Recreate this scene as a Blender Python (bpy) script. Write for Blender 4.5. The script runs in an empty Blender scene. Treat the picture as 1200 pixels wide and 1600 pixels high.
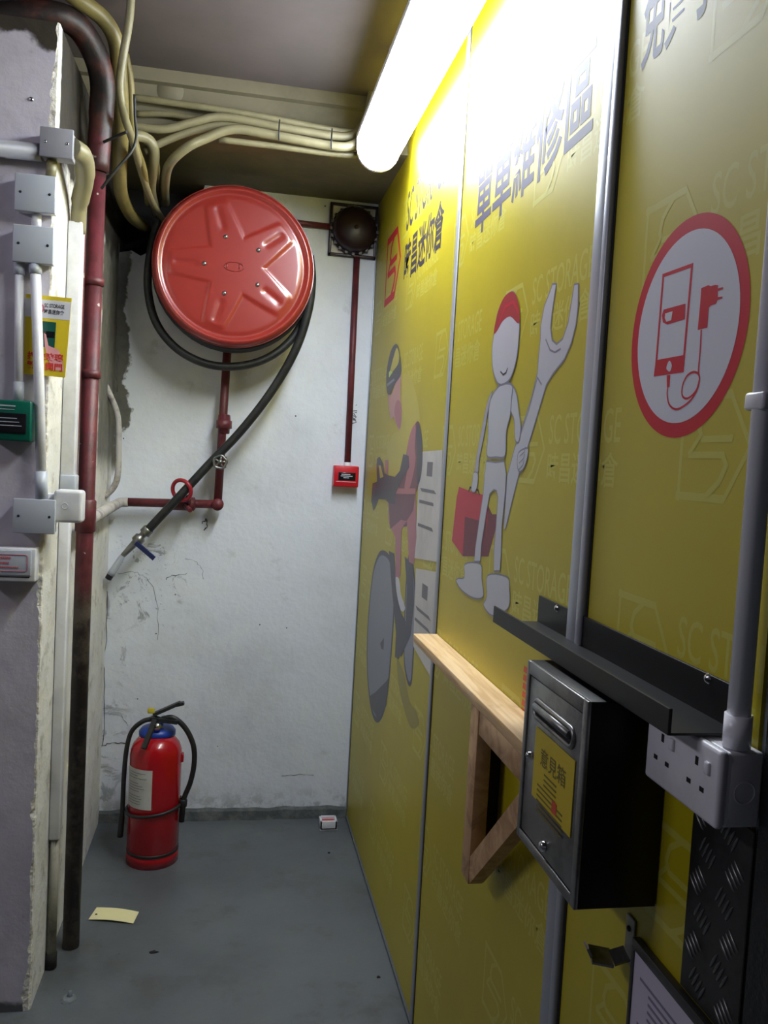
import bpy, bmesh, math, random
from mathutils import Vector, Matrix, geometry, noise

# ------------------------------------------------------------------ camera
scn = bpy.context.scene
COL = scn.collection
FPX = 1313.5                                   # focal length in pixels of the 1200x1600 frame
YAW, PITCH, ROLL = 0.18082, -0.06027, 0.05504
CAM = Vector((0.0, 0.0, 1.33))
_cy, _sy, _cp, _sp = math.cos(YAW), math.sin(YAW), math.cos(PITCH), math.sin(PITCH)
CF = Vector((_sy * _cp, _cy * _cp, _sp))
_r0 = Vector((_cy, -_sy, 0)); _u0 = _r0.cross(CF)
CR = math.cos(ROLL) * _r0 + math.sin(ROLL) * _u0
CU = -math.sin(ROLL) * _r0 + math.cos(ROLL) * _u0
cd = bpy.data.cameras.new('camera'); cam = bpy.data.objects.new('camera', cd); COL.objects.link(cam)
cd.sensor_fit = 'VERTICAL'; cd.sensor_height = 36.0; cd.lens = 36.0 * FPX / 1600.0
cd.clip_start = 0.01; cd.clip_end = 60
mw = Matrix.Identity(4)
for i in range(3):
    mw[i][0], mw[i][1], mw[i][2], mw[i][3] = CR[i], CU[i], -CF[i], CAM[i]
cam.matrix_world = mw
scn.camera = cam

# ------------------------------------------------------------------ world, lamps, exposure
world = bpy.data.worlds.new('world'); scn.world = world; world.use_nodes = True
world.node_tree.nodes['Background'].inputs[0].default_value = (0.80, 0.82, 1.0, 1)
world.node_tree.nodes['Background'].inputs[1].default_value = 0.055
ld = bpy.data.lights.new('corridor_lamp', 'AREA'); ld.shape = 'RECTANGLE'; ld.size = 0.9; ld.size_y = 0.15
ld.energy = 9.5; ld.color = (0.90, 0.86, 1.0)     # ceiling tube of the open room to the left
lo = bpy.data.objects.new('corridor_lamp', ld); COL.objects.link(lo); lo.location = (-2.0, 0.95, 2.30)
lo.rotation_euler = (Vector((0.4, 0.9, 0.8))-lo.location).to_track_quat('-Z', 'Y').to_euler()
TUBE_STRENGTH = 51.0
scn.view_settings.view_transform = 'Standard'; scn.view_settings.look = 'None'
scn.view_settings.exposure = 0.0; scn.view_settings.gamma = 1.0; scn.view_settings.use_curve_mapping = False

# ------------------------------------------------------------------ helpers
XR, YB, XL, YP = 0.475, 3.034, -0.412, 2.0      # right wall, back wall, left wall, pillar front
CEIL, BEAM = 2.39, 2.245
def ray(px, py):
    return CF + CR * ((px - 600) / FPX) + CU * ((800 - py) / FPX)
def hx(px, py, X=XR):
    d = ray(px, py); return CAM + d * ((X - CAM.x) / d.x)
def hy(px, py, Y=YB):
    d = ray(px, py); return CAM + d * ((Y - CAM.y) / d.y)
def hz(px, py, Z=0.0):
    d = ray(px, py); return CAM + d * ((Z - CAM.z) / d.z)
def rw(px, py):
    p = hx(px, py); return (p.y, p.z)

def srgb(r, g, b):
    f = lambda c: c / 12.92 if c <= 0.04045 else ((c + 0.055) / 1.055) ** 2.4
    return (f(r / 255), f(g / 255), f(b / 255), 1)

MATS = {}
def mat(name, col, rough=0.5, metal=0.0, col2=None, scale=8.0, lo_=0.45, hi=0.65, bump=0.0, bscale=60.0, spec=0.5, coat=0.0, emit=None):
    """procedural material: colour, optional second colour mixed in by noise, optional relief"""
    if name in MATS: return MATS[name]
    m = bpy.data.materials.new(name); m.use_nodes = True; nt = m.node_tree; b = nt.nodes['Principled BSDF']
    b.inputs['Base Color'].default_value = col; b.inputs['Roughness'].default_value = rough
    b.inputs['Metallic'].default_value = metal; b.inputs['Specular IOR Level'].default_value = spec
    b.inputs['Coat Weight'].default_value = coat
    tc = nt.nodes.new('ShaderNodeTexCoord')
    if col2 is not None:
        n = nt.nodes.new('ShaderNodeTexNoise'); n.inputs['Scale'].default_value = scale; n.inputs['Detail'].default_value = 6
        n.inputs['Roughness'].default_value = 0.65
        r = nt.nodes.new('ShaderNodeMapRange'); r.inputs[1].default_value = lo_; r.inputs[2].default_value = hi
        mx = nt.nodes.new('ShaderNodeMix'); mx.data_type = 'RGBA'
        mx.inputs[6].default_value = col; mx.inputs[7].default_value = col2
        nt.links.new(tc.outputs['Object'], n.inputs['Vector']); nt.links.new(n.outputs['Fac'], r.inputs[0])
        nt.links.new(r.outputs[0], mx.inputs[0]); nt.links.new(mx.outputs[2], b.inputs['Base Color'])
    if bump:
        n2 = nt.nodes.new('ShaderNodeTexNoise'); n2.inputs['Scale'].default_value = bscale; n2.inputs['Detail'].default_value = 5
        bp = nt.nodes.new('ShaderNodeBump'); bp.inputs['Strength'].default_value = bump; bp.inputs['Distance'].default_value = 0.01
        nt.links.new(tc.outputs['Object'], n2.inputs['Vector']); nt.links.new(n2.outputs['Fac'], bp.inputs['Height'])
        nt.links.new(bp.outputs[0], b.inputs['Normal'])
    if emit:
        b.inputs['Emission Color'].default_value = emit[0]; b.inputs['Emission Strength'].default_value = emit[1]
    MATS[name] = m; return m

class G:
    """small node-graph helper for the layered wall and floor materials"""
    def __init__(s, name, rough):
        s.m = bpy.data.materials.new(name); s.m.use_nodes = True; s.nt = s.m.node_tree
        s.b = s.nt.nodes['Principled BSDF']; s.b.inputs['Roughness'].default_value = rough
        s.co = s.nt.nodes.new('ShaderNodeTexCoord').outputs['Object']
        sp = s.nt.nodes.new('ShaderNodeSeparateXYZ'); s.nt.links.new(s.co, sp.inputs[0])
        s.x, s.y, s.z = sp.outputs
    def noise(s, scale, detail=6, rough=0.6, dist=0.0, vec=None):
        n = s.nt.nodes.new('ShaderNodeTexNoise'); n.inputs['Scale'].default_value = scale
        n.inputs['Detail'].default_value = detail; n.inputs['Roughness'].default_value = rough; n.inputs['Distortion'].default_value = dist
        s.nt.links.new(vec or s.co, n.inputs['Vector']); return n.outputs['Fac']
    def math(s, op, a, b=0.0):
        n = s.nt.nodes.new('ShaderNodeMath'); n.operation = op
        for i, v in enumerate((a, b)):
            if isinstance(v, (int, float)): n.inputs[i].default_value = v
            else: s.nt.links.new(v, n.inputs[i])
        return n.outputs[0]
    def ramp(s, v, a, b):
        n = s.nt.nodes.new('ShaderNodeMapRange'); n.interpolation_type = 'SMOOTHSTEP'
        n.inputs[1].default_value = a; n.inputs[2].default_value = b; s.nt.links.new(v, n.inputs[0]); return n.outputs[0]
    def mix(s, f, a, b):
        n = s.nt.nodes.new('ShaderNodeMix'); n.data_type = 'RGBA'
        if isinstance(f, (int, float)): n.inputs[0].default_value = f
        else: s.nt.links.new(f, n.inputs[0])
        for i, v in ((6, a), (7, b)):
            if isinstance(v, tuple): n.inputs[i].default_value = v
            else: s.nt.links.new(v, n.inputs[i])
        return n.outputs[2]
    def out(s, col, h=None, st=0.4, d=0.01):
        s.nt.links.new(col, s.b.inputs['Base Color'])
        if h is not None:
            bp = s.nt.nodes.new('ShaderNodeBump'); bp.inputs['Strength'].default_value = st; bp.inputs['Distance'].default_value = d
            s.nt.links.new(h, bp.inputs['Height']); s.nt.links.new(bp.outputs[0], s.b.inputs['Normal'])
        MATS[s.m.name] = s.m; return s.m

class MB:
    """collects shapes; build() links them as one mesh object"""
    def __init__(s): s.v = []; s.f = []; s.mi = []; s.sm = []
    def add(s, vs, fs, mi=0, smooth=False):
        o = len(s.v); s.v += [tuple(v) for v in vs]
        for f in fs: s.f.append([i + o for i in f]); s.mi.append(mi); s.sm.append(smooth)
        return s
    def box(s, x0, x1, y0, y1, z0, z1, bev=0.0, seg=2, mi=0):
        if bev <= 0:
            vs = [(x0,y0,z0),(x1,y0,z0),(x1,y1,z0),(x0,y1,z0),(x0,y0,z1),(x1,y0,z1),(x1,y1,z1),(x0,y1,z1)]
            return s.add(vs, [(0,3,2,1),(4,5,6,7),(0,1,5,4),(1,2,6,5),(2,3,7,6),(3,0,4,7)], mi)
        bm = bmesh.new(); bmesh.ops.create_cube(bm, size=1)
        for v in bm.verts:
            v.co = Vector(((x0+x1)/2 + v.co.x*(x1-x0), (y0+y1)/2 + v.co.y*(y1-y0), (z0+z1)/2 + v.co.z*(z1-z0)))
        bmesh.ops.bevel(bm, geom=list(bm.edges), offset=bev, segments=seg, affect='EDGES', profile=0.5)
        bm.verts.index_update()
        s.add([v.co.copy() for v in bm.verts], [[v.index for v in f.verts] for f in bm.faces], mi, seg > 1); bm.free(); return s
    def bar(s, a, b, w, t, up=(0,0,1), mi=0):
        """rectangular bar from a to b; w along up-ish, t across"""
        a, b = Vector(a), Vector(b); d = (b-a).normalized(); u = Vector(up); u = (u - d*u.dot(d)).normalized(); r = d.cross(u)
        vs = [p + u*su*w/2 + r*sr*t/2 for p in (a, b) for su, sr in ((-1,-1),(1,-1),(1,1),(-1,1))]
        return s.add(vs, [(0,1,2,3),(7,6,5,4),(0,4,5,1),(1,5,6,2),(2,6,7,3),(3,7,4,0)], mi)
    def tube(s, pts, r, seg=14, mi=0, closed=False, cap=True):
        pts = [Vector(p) for p in pts]; n = len(pts); rs = r if isinstance(r, (list, tuple)) else [r]*n
        T = []
        for i in range(n):
            if closed: t = pts[(i+1) % n] - pts[i-1]
            else: t = pts[min(i+1, n-1)] - pts[max(i-1, 0)]
            T.append(t.normalized() if t.length > 1e-9 else Vector((0,0,1)))
        u = T[0].orthogonal().normalized(); vs = []
        for i in range(n):
            u = (u - T[i]*u.dot(T[i])).normalized(); w = T[i].cross(u)
            for k in range(seg):
                a = 2*math.pi*k/seg; vs.append(pts[i] + (u*math.cos(a) + w*math.sin(a))*rs[i])
        fs = []
        for i in range(n if closed else n-1):
            j = (i+1) % n
            for k in range(seg):
                fs.append((i*seg+k, i*seg+(k+1) % seg, j*seg+(k+1) % seg, j*seg+k))
        s.add(vs, fs, mi, True)
        if cap and not closed:
            o = len(s.v) - len(vs)
            s.f.append([o+k for k in reversed(range(seg))]); s.mi.append(mi); s.sm.append(False)
            s.f.append([o+(n-1)*seg+k for k in range(seg)]); s.mi.append(mi); s.sm.append(False)
        return s
    def lathe(s, prof, c=(0,0,0), axis=(0,0,1), seg=40, mi=0):
        """prof: list of (radius, height along axis)"""
        ax = Vector(axis).normalized(); u = ax.orthogonal().normalized(); w = ax.cross(u); c = Vector(c)
        vs = []; n = len(prof)
        for r, h in prof:
            for k in range(seg):
                a = 2*math.pi*k/seg; vs.append(c + ax*h + (u*math.cos(a) + w*math.sin(a))*max(r, 1e-5))
        fs = [(i*seg+k, i*seg+(k+1) % seg, (i+1)*seg+(k+1) % seg, (i+1)*seg+k) for i in range(n-1) for k in range(seg)]
        return s.add(vs, fs, mi, True)
    def wallpoly(s, pts, lay=1, mi=0, X=XR):
        """flat printed shape on the right-hand wall; pts are (Y, Z)"""
        s.n = getattr(s, 'n', 0) + 1
        x = X - 0.0001*lay - 3e-6*(s.n % 30)          # no two overlapping inks share a plane
        tri = geometry.tessellate_polygon([[Vector((p[0], p[1], 0)) for p in pts]])
        vs = [(x, p[0], p[1]) for p in pts]; fs = []
        for t in tri:
            a, b, c = (Vector(vs[i]) for i in t)
            fs.append(t if (b-a).cross(c-a).x < 0 else t[::-1])
        return s.add(vs, fs, mi)
    def stroke(s, pts, w, lay=1, mi=0, X=XR, closed=False):
        P = [Vector((p[0], p[1])) for p in pts]; n = len(P)
        L, Rr = [], []
        for i in range(n):
            a = P[i-1] if (i > 0 or closed) else P[i]; b = P[(i+1) % n] if (i < n-1 or closed) else P[i]
            d1 = (P[i]-a).normalized() if (P[i]-a).length > 1e-9 else (b-P[i]).normalized()
            d2 = (b-P[i]).normalized() if (b-P[i]).length > 1e-9 else d1
            nn = Vector((-(d1.y+d2.y), d1.x+d2.x))
            if nn.length < 1e-6: nn = Vector((-d1.y, d1.x))
            nn.normalize(); k = 1/max(0.5, nn.dot(Vector((-d1.y, d1.x))))
            L.append(P[i]+nn*w/2*k); Rr.append(P[i]-nn*w/2*k)
        for i in range(n if closed else n-1):
            j = (i+1) % n; s.wallpoly([L[i], L[j], Rr[j], Rr[i]], lay, mi, X)
        return s
    def build(s, name, mats, parent=None, kind=None):
        me = bpy.data.meshes.new(name); me.from_pydata(s.v, [], s.f)
        if not isinstance(mats, (list, tuple)): mats = [mats]
        for m in mats: me.materials.append(m)
        for p, mi, sm in zip(me.polygons, s.mi, s.sm): p.material_index = mi; p.use_smooth = sm
        me.update()
        o = bpy.data.objects.new(name, me); COL.objects.link(o)
        if parent is not None:
            o.parent = parent; o.matrix_parent_inverse = Matrix.Translation(-parent.location)
        if kind: o['kind'] = kind
        return o

def thing(name, label, cat, loc=(0,0,0), group=None):
    o = bpy.data.objects.new(name, None); o.empty_display_size = 0.05; COL.objects.link(o); o.location = loc
    o['label'] = label; o['category'] = cat
    if group: o['group'] = group
    return o
def tag(o, label, cat, group=None):
    o['label'] = label; o['category'] = cat
    if group: o['group'] = group
    return o
def cr(pts, n=6, closed=False):
    """Catmull-Rom through the points"""
    P = [Vector(p) for p in pts]; m = len(P); out = []
    for i in range(m if closed else m-1):
        p0 = P[i-1] if (i > 0 or closed) else P[i]*2 - P[i+1]; p1 = P[i]; p2 = P[(i+1) % m]
        p3 = P[(i+2) % m] if (i+2 < m or closed) else p2*2 - p1
        for k in range(n):
            t = k/n
            out.append(0.5*((2*p1) + (p2-p0)*t + (2*p0-5*p1+4*p2-p3)*t*t + (3*p1-p0-3*p2+p3)*t**3))
    if not closed: out.append(P[-1])
    return out
def fillet(pts, r, n=6):
    """polyline with rounded corners"""
    P = [Vector(p) for p in pts]; out = [P[0]]
    for i in range(1, len(P)-1):
        a = (P[i-1]-P[i]); b = (P[i+1]-P[i]); k = min(r, a.length*0.45, b.length*0.45)
        s, e = P[i]+a.normalized()*k, P[i]+b.normalized()*k
        for j in range(n+1):
            t = j/n; out.append(s*(1-t)**2 + P[i]*2*t*(1-t) + e*t*t)
    out.append(P[-1]); return out

_txt = {}
def glyphs(text, bold=0.0):
    """outline mesh of a text in the unit box"""
    key = (text, bold)
    if key in _txt: return _txt[key]
    cu = bpy.data.curves.new('text', 'FONT'); cu.body = text; cu.size = 1.0; cu.offset = bold; cu.resolution_u = 3
    cu.fill_mode = 'BOTH'
    o = bpy.data.objects.new('text', cu); COL.objects.link(o)
    bpy.context.view_layer.update()
    me = bpy.data.meshes.new_from_object(o.evaluated_get(bpy.context.evaluated_depsgraph_get()))
    vs = [tuple(v.co) for v in me.vertices]; fs = [list(p.vertices) for p in me.polygons]
    bpy.data.objects.remove(o); bpy.data.curves.remove(cu); bpy.data.meshes.remove(me)
    x0 = min(v[0] for v in vs); x1 = max(v[0] for v in vs); y0 = min(v[1] for v in vs); y1 = max(v[1] for v in vs)
    vs = [((v[0]-x0)/(x1-x0), (v[1]-y0)/(y1-y0)) for v in vs]
    _txt[key] = (vs, fs); return _txt[key]
def put_text(mb, text, origin, u, v, bold=0.02, mi=0):
    """text spanning the parallelogram origin + s*u + t*v"""
    vs, fs = glyphs(text, bold); origin, u, v = Vector(origin), Vector(u), Vector(v)
    nrm = u.cross(v); P = [origin + u*a + v*b for a, b in vs]; ff = []
    for f in fs:
        n = (P[f[1]]-P[f[0]]).cross(P[f[2]]-P[f[0]]); ff.append(f if n.dot(nrm) > 0 else f[::-1])
    mb.add(P, ff, mi)
def wall_text(mb, text, y0, y1, z0, z1, lay=1, bold=0.02, mi=0, X=XR):
    put_text(mb, text, (X-0.0001*lay, y0, z0), (0, y1-y0, 0), (0, 0, z1-z0), bold, mi)

# ------------------------------------------------------------------ materials
g = G('white_wall_paint', 0.55)                 # back wall: white paint, grime, bare cement in the corner
base = g.mix(g.ramp(g.noise(2.2), 0.42, 0.72), srgb(224, 229, 238), srgb(206, 210, 217))
grime = g.ramp(g.noise(9, 8, 0.7), 0.60, 0.74)
base = g.mix(g.math('MULTIPLY', grime, 0.35), base, srgb(150, 150, 146))
corner = g.math('ADD', g.x, g.math('MULTIPLY', g.noise(7, 6, 0.6), 0.16))          # ragged edge along the left corner
zone = g.math('MULTIPLY', g.ramp(corner, -0.295, -0.305), g.math('MULTIPLY', g.ramp(g.z, 1.20, 1.28), g.ramp(g.z, 2.3, 2.2)))
cement = g.mix(g.noise(30), srgb(66, 66, 60), srgb(116, 114, 104))
base = g.mix(zone, base, cement)
d2 = g.math('ADD', g.math('MULTIPLY', g.math('ADD', g.x, 0.28), g.math('ADD', g.x, 0.28)),
            g.math('MULTIPLY', g.math('MULTIPLY', g.math('ADD', g.z, -0.86), g.math('ADD', g.z, -0.86)), 0.5))
sc_n = g.noise(14, 8, 0.75, 1.5)
scuff = g.math('MULTIPLY', g.ramp(d2, 0.03, 0.005), g.ramp(sc_n, 0.57, 0.62))
scuff2 = g.math('MULTIPLY', g.ramp(g.x, -0.27, -0.40), g.math('MULTIPLY', g.ramp(g.z, 1.0, 0.7), g.ramp(g.noise(11, 8, 0.7, 1.0), 0.53, 0.61)))
base = g.mix(g.math('MULTIPLY', g.math('MAXIMUM', scuff, scuff2), 0.7), base, srgb(120, 124, 128))
low = g.math('MULTIPLY', g.ramp(g.z, 0.14, 0.03), g.ramp(g.noise(22, 6, 0.7), 0.45, 0.6))
base = g.mix(g.math('MULTIPLY', low, 0.6), base, srgb(140, 141, 140))
M_WB = g.out(base, g.math('ADD', g.math('MULTIPLY', g.noise(5), 1.0), g.math('MULTIPLY', g.noise(40), 0.15)), 0.5, 0.012)

g = G('pillar_paint', 0.6)
base = g.mix(g.ramp(g.noise(4), 0.4, 0.7), srgb(202, 196, 206), srgb(182, 177, 187))
base = g.mix(g.math('MULTIPLY', g.ramp(g.noise(18, 8, 0.7), 0.58, 0.70), 0.4), base, srgb(140, 134, 128))
base = g.mix(g.math('MULTIPLY', g.ramp(g.math('ADD', g.z, g.math('MULTIPLY', g.noise(30), 0.03)), 0.045, 0.030), 0.9), base, srgb(60, 62, 62))
soot_shade = g.ramp(g.math('ADD', g.z, g.math('ADD', g.math('MULTIPLY', g.noise(9), 0.12), g.math('MULTIPLY', g.x, 0.25))), 2.130, 2.150)
base = g.mix(soot_shade, base, g.mix(g.noise(20), srgb(28, 26, 24), srgb(74, 66, 50)))
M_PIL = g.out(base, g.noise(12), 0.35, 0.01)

g = G('side_wall_paint', 0.6)
base = g.mix(g.ramp(g.noise(5), 0.4, 0.7), srgb(222, 220, 214), srgb(202, 199, 190))
base = g.mix(g.math('MULTIPLY', g.ramp(g.noise(16, 8, 0.7), 0.55, 0.66), 0.6), base, srgb(146, 140, 126))
yy = g.math('ADD', g.y, g.math('MULTIPLY', g.noise(9), 0.2))
zone = g.math('MULTIPLY', g.ramp(yy, 2.78, 2.83), g.ramp(g.z, 1.22, 1.32))
base = g.mix(zone, base, g.mix(g.noise(26), srgb(62, 62, 55), srgb(128, 124, 112)))
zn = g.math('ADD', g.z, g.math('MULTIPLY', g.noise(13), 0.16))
soot_shade = g.math('MULTIPLY', g.ramp(zn, 2.02, 2.06), g.ramp(g.math('ADD', g.y, g.math('MULTIPLY', g.noise(20), 0.03)), 2.035, 2.05))  # shade among the overhead pipes, painted dark into the wall colour
base = g.mix(soot_shade, base, g.mix(g.noise(24), srgb(26, 24, 20), srgb(56, 50, 38)))
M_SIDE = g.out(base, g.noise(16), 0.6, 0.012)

g = G('floor_paint', 0.42)
base = g.mix(g.ramp(g.noise(1.8, 7, 0.6), 0.38, 0.68), srgb(94, 99, 102), srgb(80, 84, 86))
base = g.mix(g.math('MULTIPLY', g.ramp(g.noise(4.5, 9, 0.7), 0.50, 0.66), 0.75), base, srgb(76, 77, 73))
base = g.mix(g.math('MULTIPLY', g.ramp(g.noise(45, 3, 0.6), 0.72, 0.76), 0.7), base, srgb(60, 58, 54))
M_FLOOR = g.out(base, g.noise(10), 0.2, 0.01)

M_CEIL = mat('ceiling_paint', srgb(94, 84, 82), 0.8, col2=srgb(86, 78, 74), scale=3)
M_BEAM = mat('beam_paint', srgb(118, 111, 88), 0.7, col2=srgb(94, 88, 68), scale=5, lo_=0.45, hi=0.75, bump=0.25, bscale=20)
M_KERB = mat('cement_kerb', srgb(78, 82, 82), 0.8, col2=srgb(108, 110, 108), scale=18, bump=0.5, bscale=40)
M_CREAM = mat('cream_conduit', srgb(132, 125, 94), 0.45, col2=srgb(114, 107, 76), scale=7)
M_CREAM2 = mat('ochre_pipe', srgb(124, 112, 66), 0.45, col2=srgb(102, 92, 50), scale=9)
M_WPLAST = mat('white_plastic', srgb(222, 222, 226), 0.35, col2=srgb(206, 206, 208), scale=12)
M_GPLAST = mat('grey_plastic', srgb(178, 184, 194), 0.4)
M_GCOND = mat('grey_conduit', srgb(150, 150, 158), 0.45)
M_STEEL = mat('brushed_steel', srgb(150, 150, 148), 0.36, 0.9, col2=srgb(120, 120, 116), scale=25)
M_CHROME = mat('chrome', srgb(210, 210, 210), 0.18, 1.0)
M_ALU = mat('aluminium_strip', srgb(158, 162, 170), 0.35, 0.25)
M_BLACKSTEEL = mat('black_steel', srgb(20, 20, 20), 0.42, 0.2)
M_BLACKRUB = mat('black_rubber', srgb(30, 31, 30), 0.5, col2=srgb(46, 46, 44), scale=30)
M_DARK = mat('near_black', srgb(26, 24, 22), 0.9)
M_RED = mat('red_enamel', srgb(138, 43, 37), 0.30, coat=0.35)
M_REDEXT = mat('extinguisher_red', srgb(172, 12, 24), 0.25, coat=0.3)
M_REDPIPE = mat('red_pipe_paint', srgb(106, 42, 48), 0.5, col2=srgb(80, 32, 36), scale=14, lo_=0.4, hi=0.65, bump=0.2)
M_REDBOX = mat('red_plastic', srgb(200, 26, 40), 0.35)
M_BELL = mat('bell_dark_red', srgb(44, 26, 30), 0.4)
M_TUBE = mat('lit_diffuser', (1, 1, 1, 1), 0.3, emit=((0.81, 0.88, 1.0, 1), TUBE_STRENGTH))
M_HOUS = mat('lamp_white_enamel', srgb(240, 240, 240), 0.35)
M_YEL = mat('yellow_panel', srgb(184, 170, 20), 0.42, col2=srgb(176, 162, 17), scale=2, spec=0.6)
M_WMARK = mat('watermark_print', srgb(190, 184, 72), 0.42, spec=0.6)
M_INK = mat('black_print', srgb(60, 56, 60), 0.5, spec=0.25)
M_REDPRINT = mat('red_print', srgb(196, 34, 50), 0.5, spec=0.25)
M_WPRINT = mat('white_print', srgb(206, 206, 214), 0.5, spec=0.25)
M_PAPER = mat('paper', srgb(206, 204, 200), 0.8, col2=srgb(192, 190, 186), scale=6)
M_GREYINK = mat('grey_print', srgb(130, 128, 130), 0.8)
M_WOOD = None
g = G('pine_wood', 0.55)
st = g.nt.nodes.new('ShaderNodeMapping'); st.inputs['Scale'].default_value = (26, 1.6, 26); g.nt.links.new(g.co, st.inputs[0])
n1 = g.noise(3.0, 6, 0.6, 0.6, st.outputs[0])
base = g.mix(g.ramp(n1, 0.35, 0.7), srgb(226, 196, 148), srgb(196, 158, 106))
base = g.mix(g.math('MULTIPLY', g.ramp(g.noise(8), 0.62, 0.72), 0.4), base, srgb(160, 118, 70))
M_WOOD = g.out(base, n1, 0.15, 0.004)
g = G('pine_wood_bracket', 0.6)
n1 = g.noise(24, 5, 0.6, 1.0)
base = g.mix(g.ramp(n1, 0.35, 0.7), srgb(188, 152, 110), srgb(150, 114, 76))
M_WOOD2 = g.out(base, n1, 0.2, 0.004)

# ------------------------------------------------------------------ structure
def struct(name, mb, m, parent=None):
    o = mb.build(name, m, parent)
    if parent is None: o['kind'] = 'structure'
    return o

fl = MB(); NX, NY = 30, 40
fl.box(-3.0, 1.2, -2.6, 3.3, -0.1, 0.0); struct('floor', fl, M_FLOOR)
struct('ceiling', MB().box(-3.0, 1.2, -2.6, 3.3, CEIL, CEIL+0.1), M_CEIL)
bmb = MB().box(-0.9, 0.9, 2.53, 3.2, BEAM, CEIL)
bmb.box(-0.9, 0.9, 2.505, 2.53, CEIL-0.035, CEIL)
beam = struct('ceiling_beam', bmb, M_BEAM)
beam['label'] = 'cream painted ceiling beam above the hose reel'

# back wall with the ragged opening in its upper left corner where the pipes go through
def back_wall():
    mb = MB()
    hole = [(-0.412, 1.99), (-0.37, 2.0), (-0.34, 1.985), (-0.30, 2.01), (-0.27, 2.045), (-0.235, 2.05), (-0.205, 2.09),
            (-0.19, 2.13), (-0.165, 2.16), (-0.15, 2.20), (-0.135, BEAM)]
    out = [(-0.9, 0), (0.9, 0), (0.9, BEAM)] + hole[::-1] + [(-0.9, 1.99)]
    n = len(out)
    tri = geometry.tessellate_polygon([[Vector((p[0], p[1], 0)) for p in out]])
    vs = [(p[0], YB, p[1]) for p in out]
    fs = []
    for t in tri:
        a, b, c = (Vector(vs[i]) for i in t); fs.append(t if (b-a).cross(c-a).y < 0 else t[::-1])
    mb.add(vs, fs, 0)
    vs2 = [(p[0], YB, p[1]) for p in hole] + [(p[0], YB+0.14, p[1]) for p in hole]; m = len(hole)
    mb.add(vs2, [(i, i+1, m+i+1, m+i) for i in range(m-1)], 1)  # recess near black: dark concrete with the reel's shadow put in the colour
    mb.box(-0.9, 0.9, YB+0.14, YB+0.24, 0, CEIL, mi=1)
    return mb
wb = struct('wall_back', back_wall(), [M_WB, M_DARK])

pil = MB()
# pillar and left wall: front face towards the viewer, chipped vertical corner, side face into the corridor
random.seed(4)
NZ = 260
rows = []
for i in range(NZ+1):
    z = BEAM*i/NZ
    c1 = 0.004 + 0.020*max(0, noise.noise((z*8, 1.3, 0))) + 0.010*abs(noise.noise((z*37, 4.1, 0)))
    c2 = 0.004 + 0.020*max(0, noise.noise((z*9, 7.3, 0))) + 0.010*abs(noise.noise((z*33, 9.1, 0)))
    rows.append([(-1.6, YP, z), (XL-c1, YP, z), (XL-c1*0.25, YP+c2*0.25, z), (XL, YP+c2, z), (XL, YB+0.15, z)])
vs = [p for r in rows for p in r]
for i in range(NZ):
    for k, mi in ((0, 0), (1, 2), (2, 2), (3, 1)):
        pil.add([rows[i][k], rows[i][k+1], rows[i+1][k+1], rows[i+1][k]], [(0, 1, 2, 3)], mi)
pil.add([rows[-1][0], rows[-1][1], rows[-1][3], rows[-1][4], (-1.6, YB+0.15, BEAM)], [(0, 1, 2, 3, 4)], 1)
pil.add([(-1.6, YP, 0), (-1.6, YB+0.15, 0), (-1.6, YB+0.15, BEAM), (-1.6, YP, BEAM)], [(0, 1, 2, 3)], 0)
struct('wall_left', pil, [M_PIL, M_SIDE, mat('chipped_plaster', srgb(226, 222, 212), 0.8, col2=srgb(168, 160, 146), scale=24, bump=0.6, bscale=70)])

# cement kerb along the foot of the back wall
kb = MB(); N = 60; top = []; 
for i in range(N+1):
    x = XL + (XR-XL)*i/N
    h = 0.040 + 0.008*noise.noise((x*14, 0, 2)); d = 0.012 + 0.006*noise.noise((x*11, 5, 1))
    kb.v += [(x, YB-d-0.006, 0), (x, YB-d, h*0.8), (x, YB-0.002, h), (x, YB+0.001, h)]
for i in range(N):
    for k in range(3):
        kb.f.append([i*4+k, (i+1)*4+k, (i+1)*4+k+1, i*4+k+1]); kb.mi.append(0); kb.sm.append(False)
struct('baseboard_back', kb, M_KERB)

# right wall: core, yellow printed panels, aluminium strips
WT = BEAM+0.14
core = MB().box(XR+0.004, XR+0.08, 0.66, YB, 0, WT)
wr = struct('wall_right', core, M_GPLAST)
def panel(y0, y1): return MB().box(XR, XR+0.006, y0, y1, 0.004, WT).build('panel', M_YEL, wr)
pan1 = panel(1.872, YB-0.012); pan2 = panel(1.10, 1.846); pan3 = panel(0.668, 1.044)
def strip(y0, y1, groove=False):
    mb = MB()
    if groove:
        w = y1-y0
        mb.box(XR-0.006, XR+0.004, y0+w*0.42, y1, 0, WT, 0.0015, 2)
        mb.box(XR-0.008, XR+0.004, y0+w*0.12, y0+w*0.42, 0, WT, 0.003, 2)
        mb.box(XR-0.001, XR+0.004, y0, y0+w*0.12, 0, WT, mi=1)
    else:
        mb.box(XR-0.004, XR+0.004, y0+0.004, y1, 0, WT, 0.0015, 2)
        mb.box(XR-0.001, XR+0.004, y0, y0+0.004, 0, WT, mi=1)
    return mb.build('cover_strip', [M_ALU, M_DARK], wr)
strip(1.846, 1.872); strip(1.044, 1.10, True); strip(YB-0.012, YB-0.001)
MB().box(XR-0.006, XR+0.004, 0.66, YB-0.012, 0.0, 0.010, 0.001).build('floor_channel', mat('grey_channel', srgb(84, 88, 90), 0.5), wr)
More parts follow.
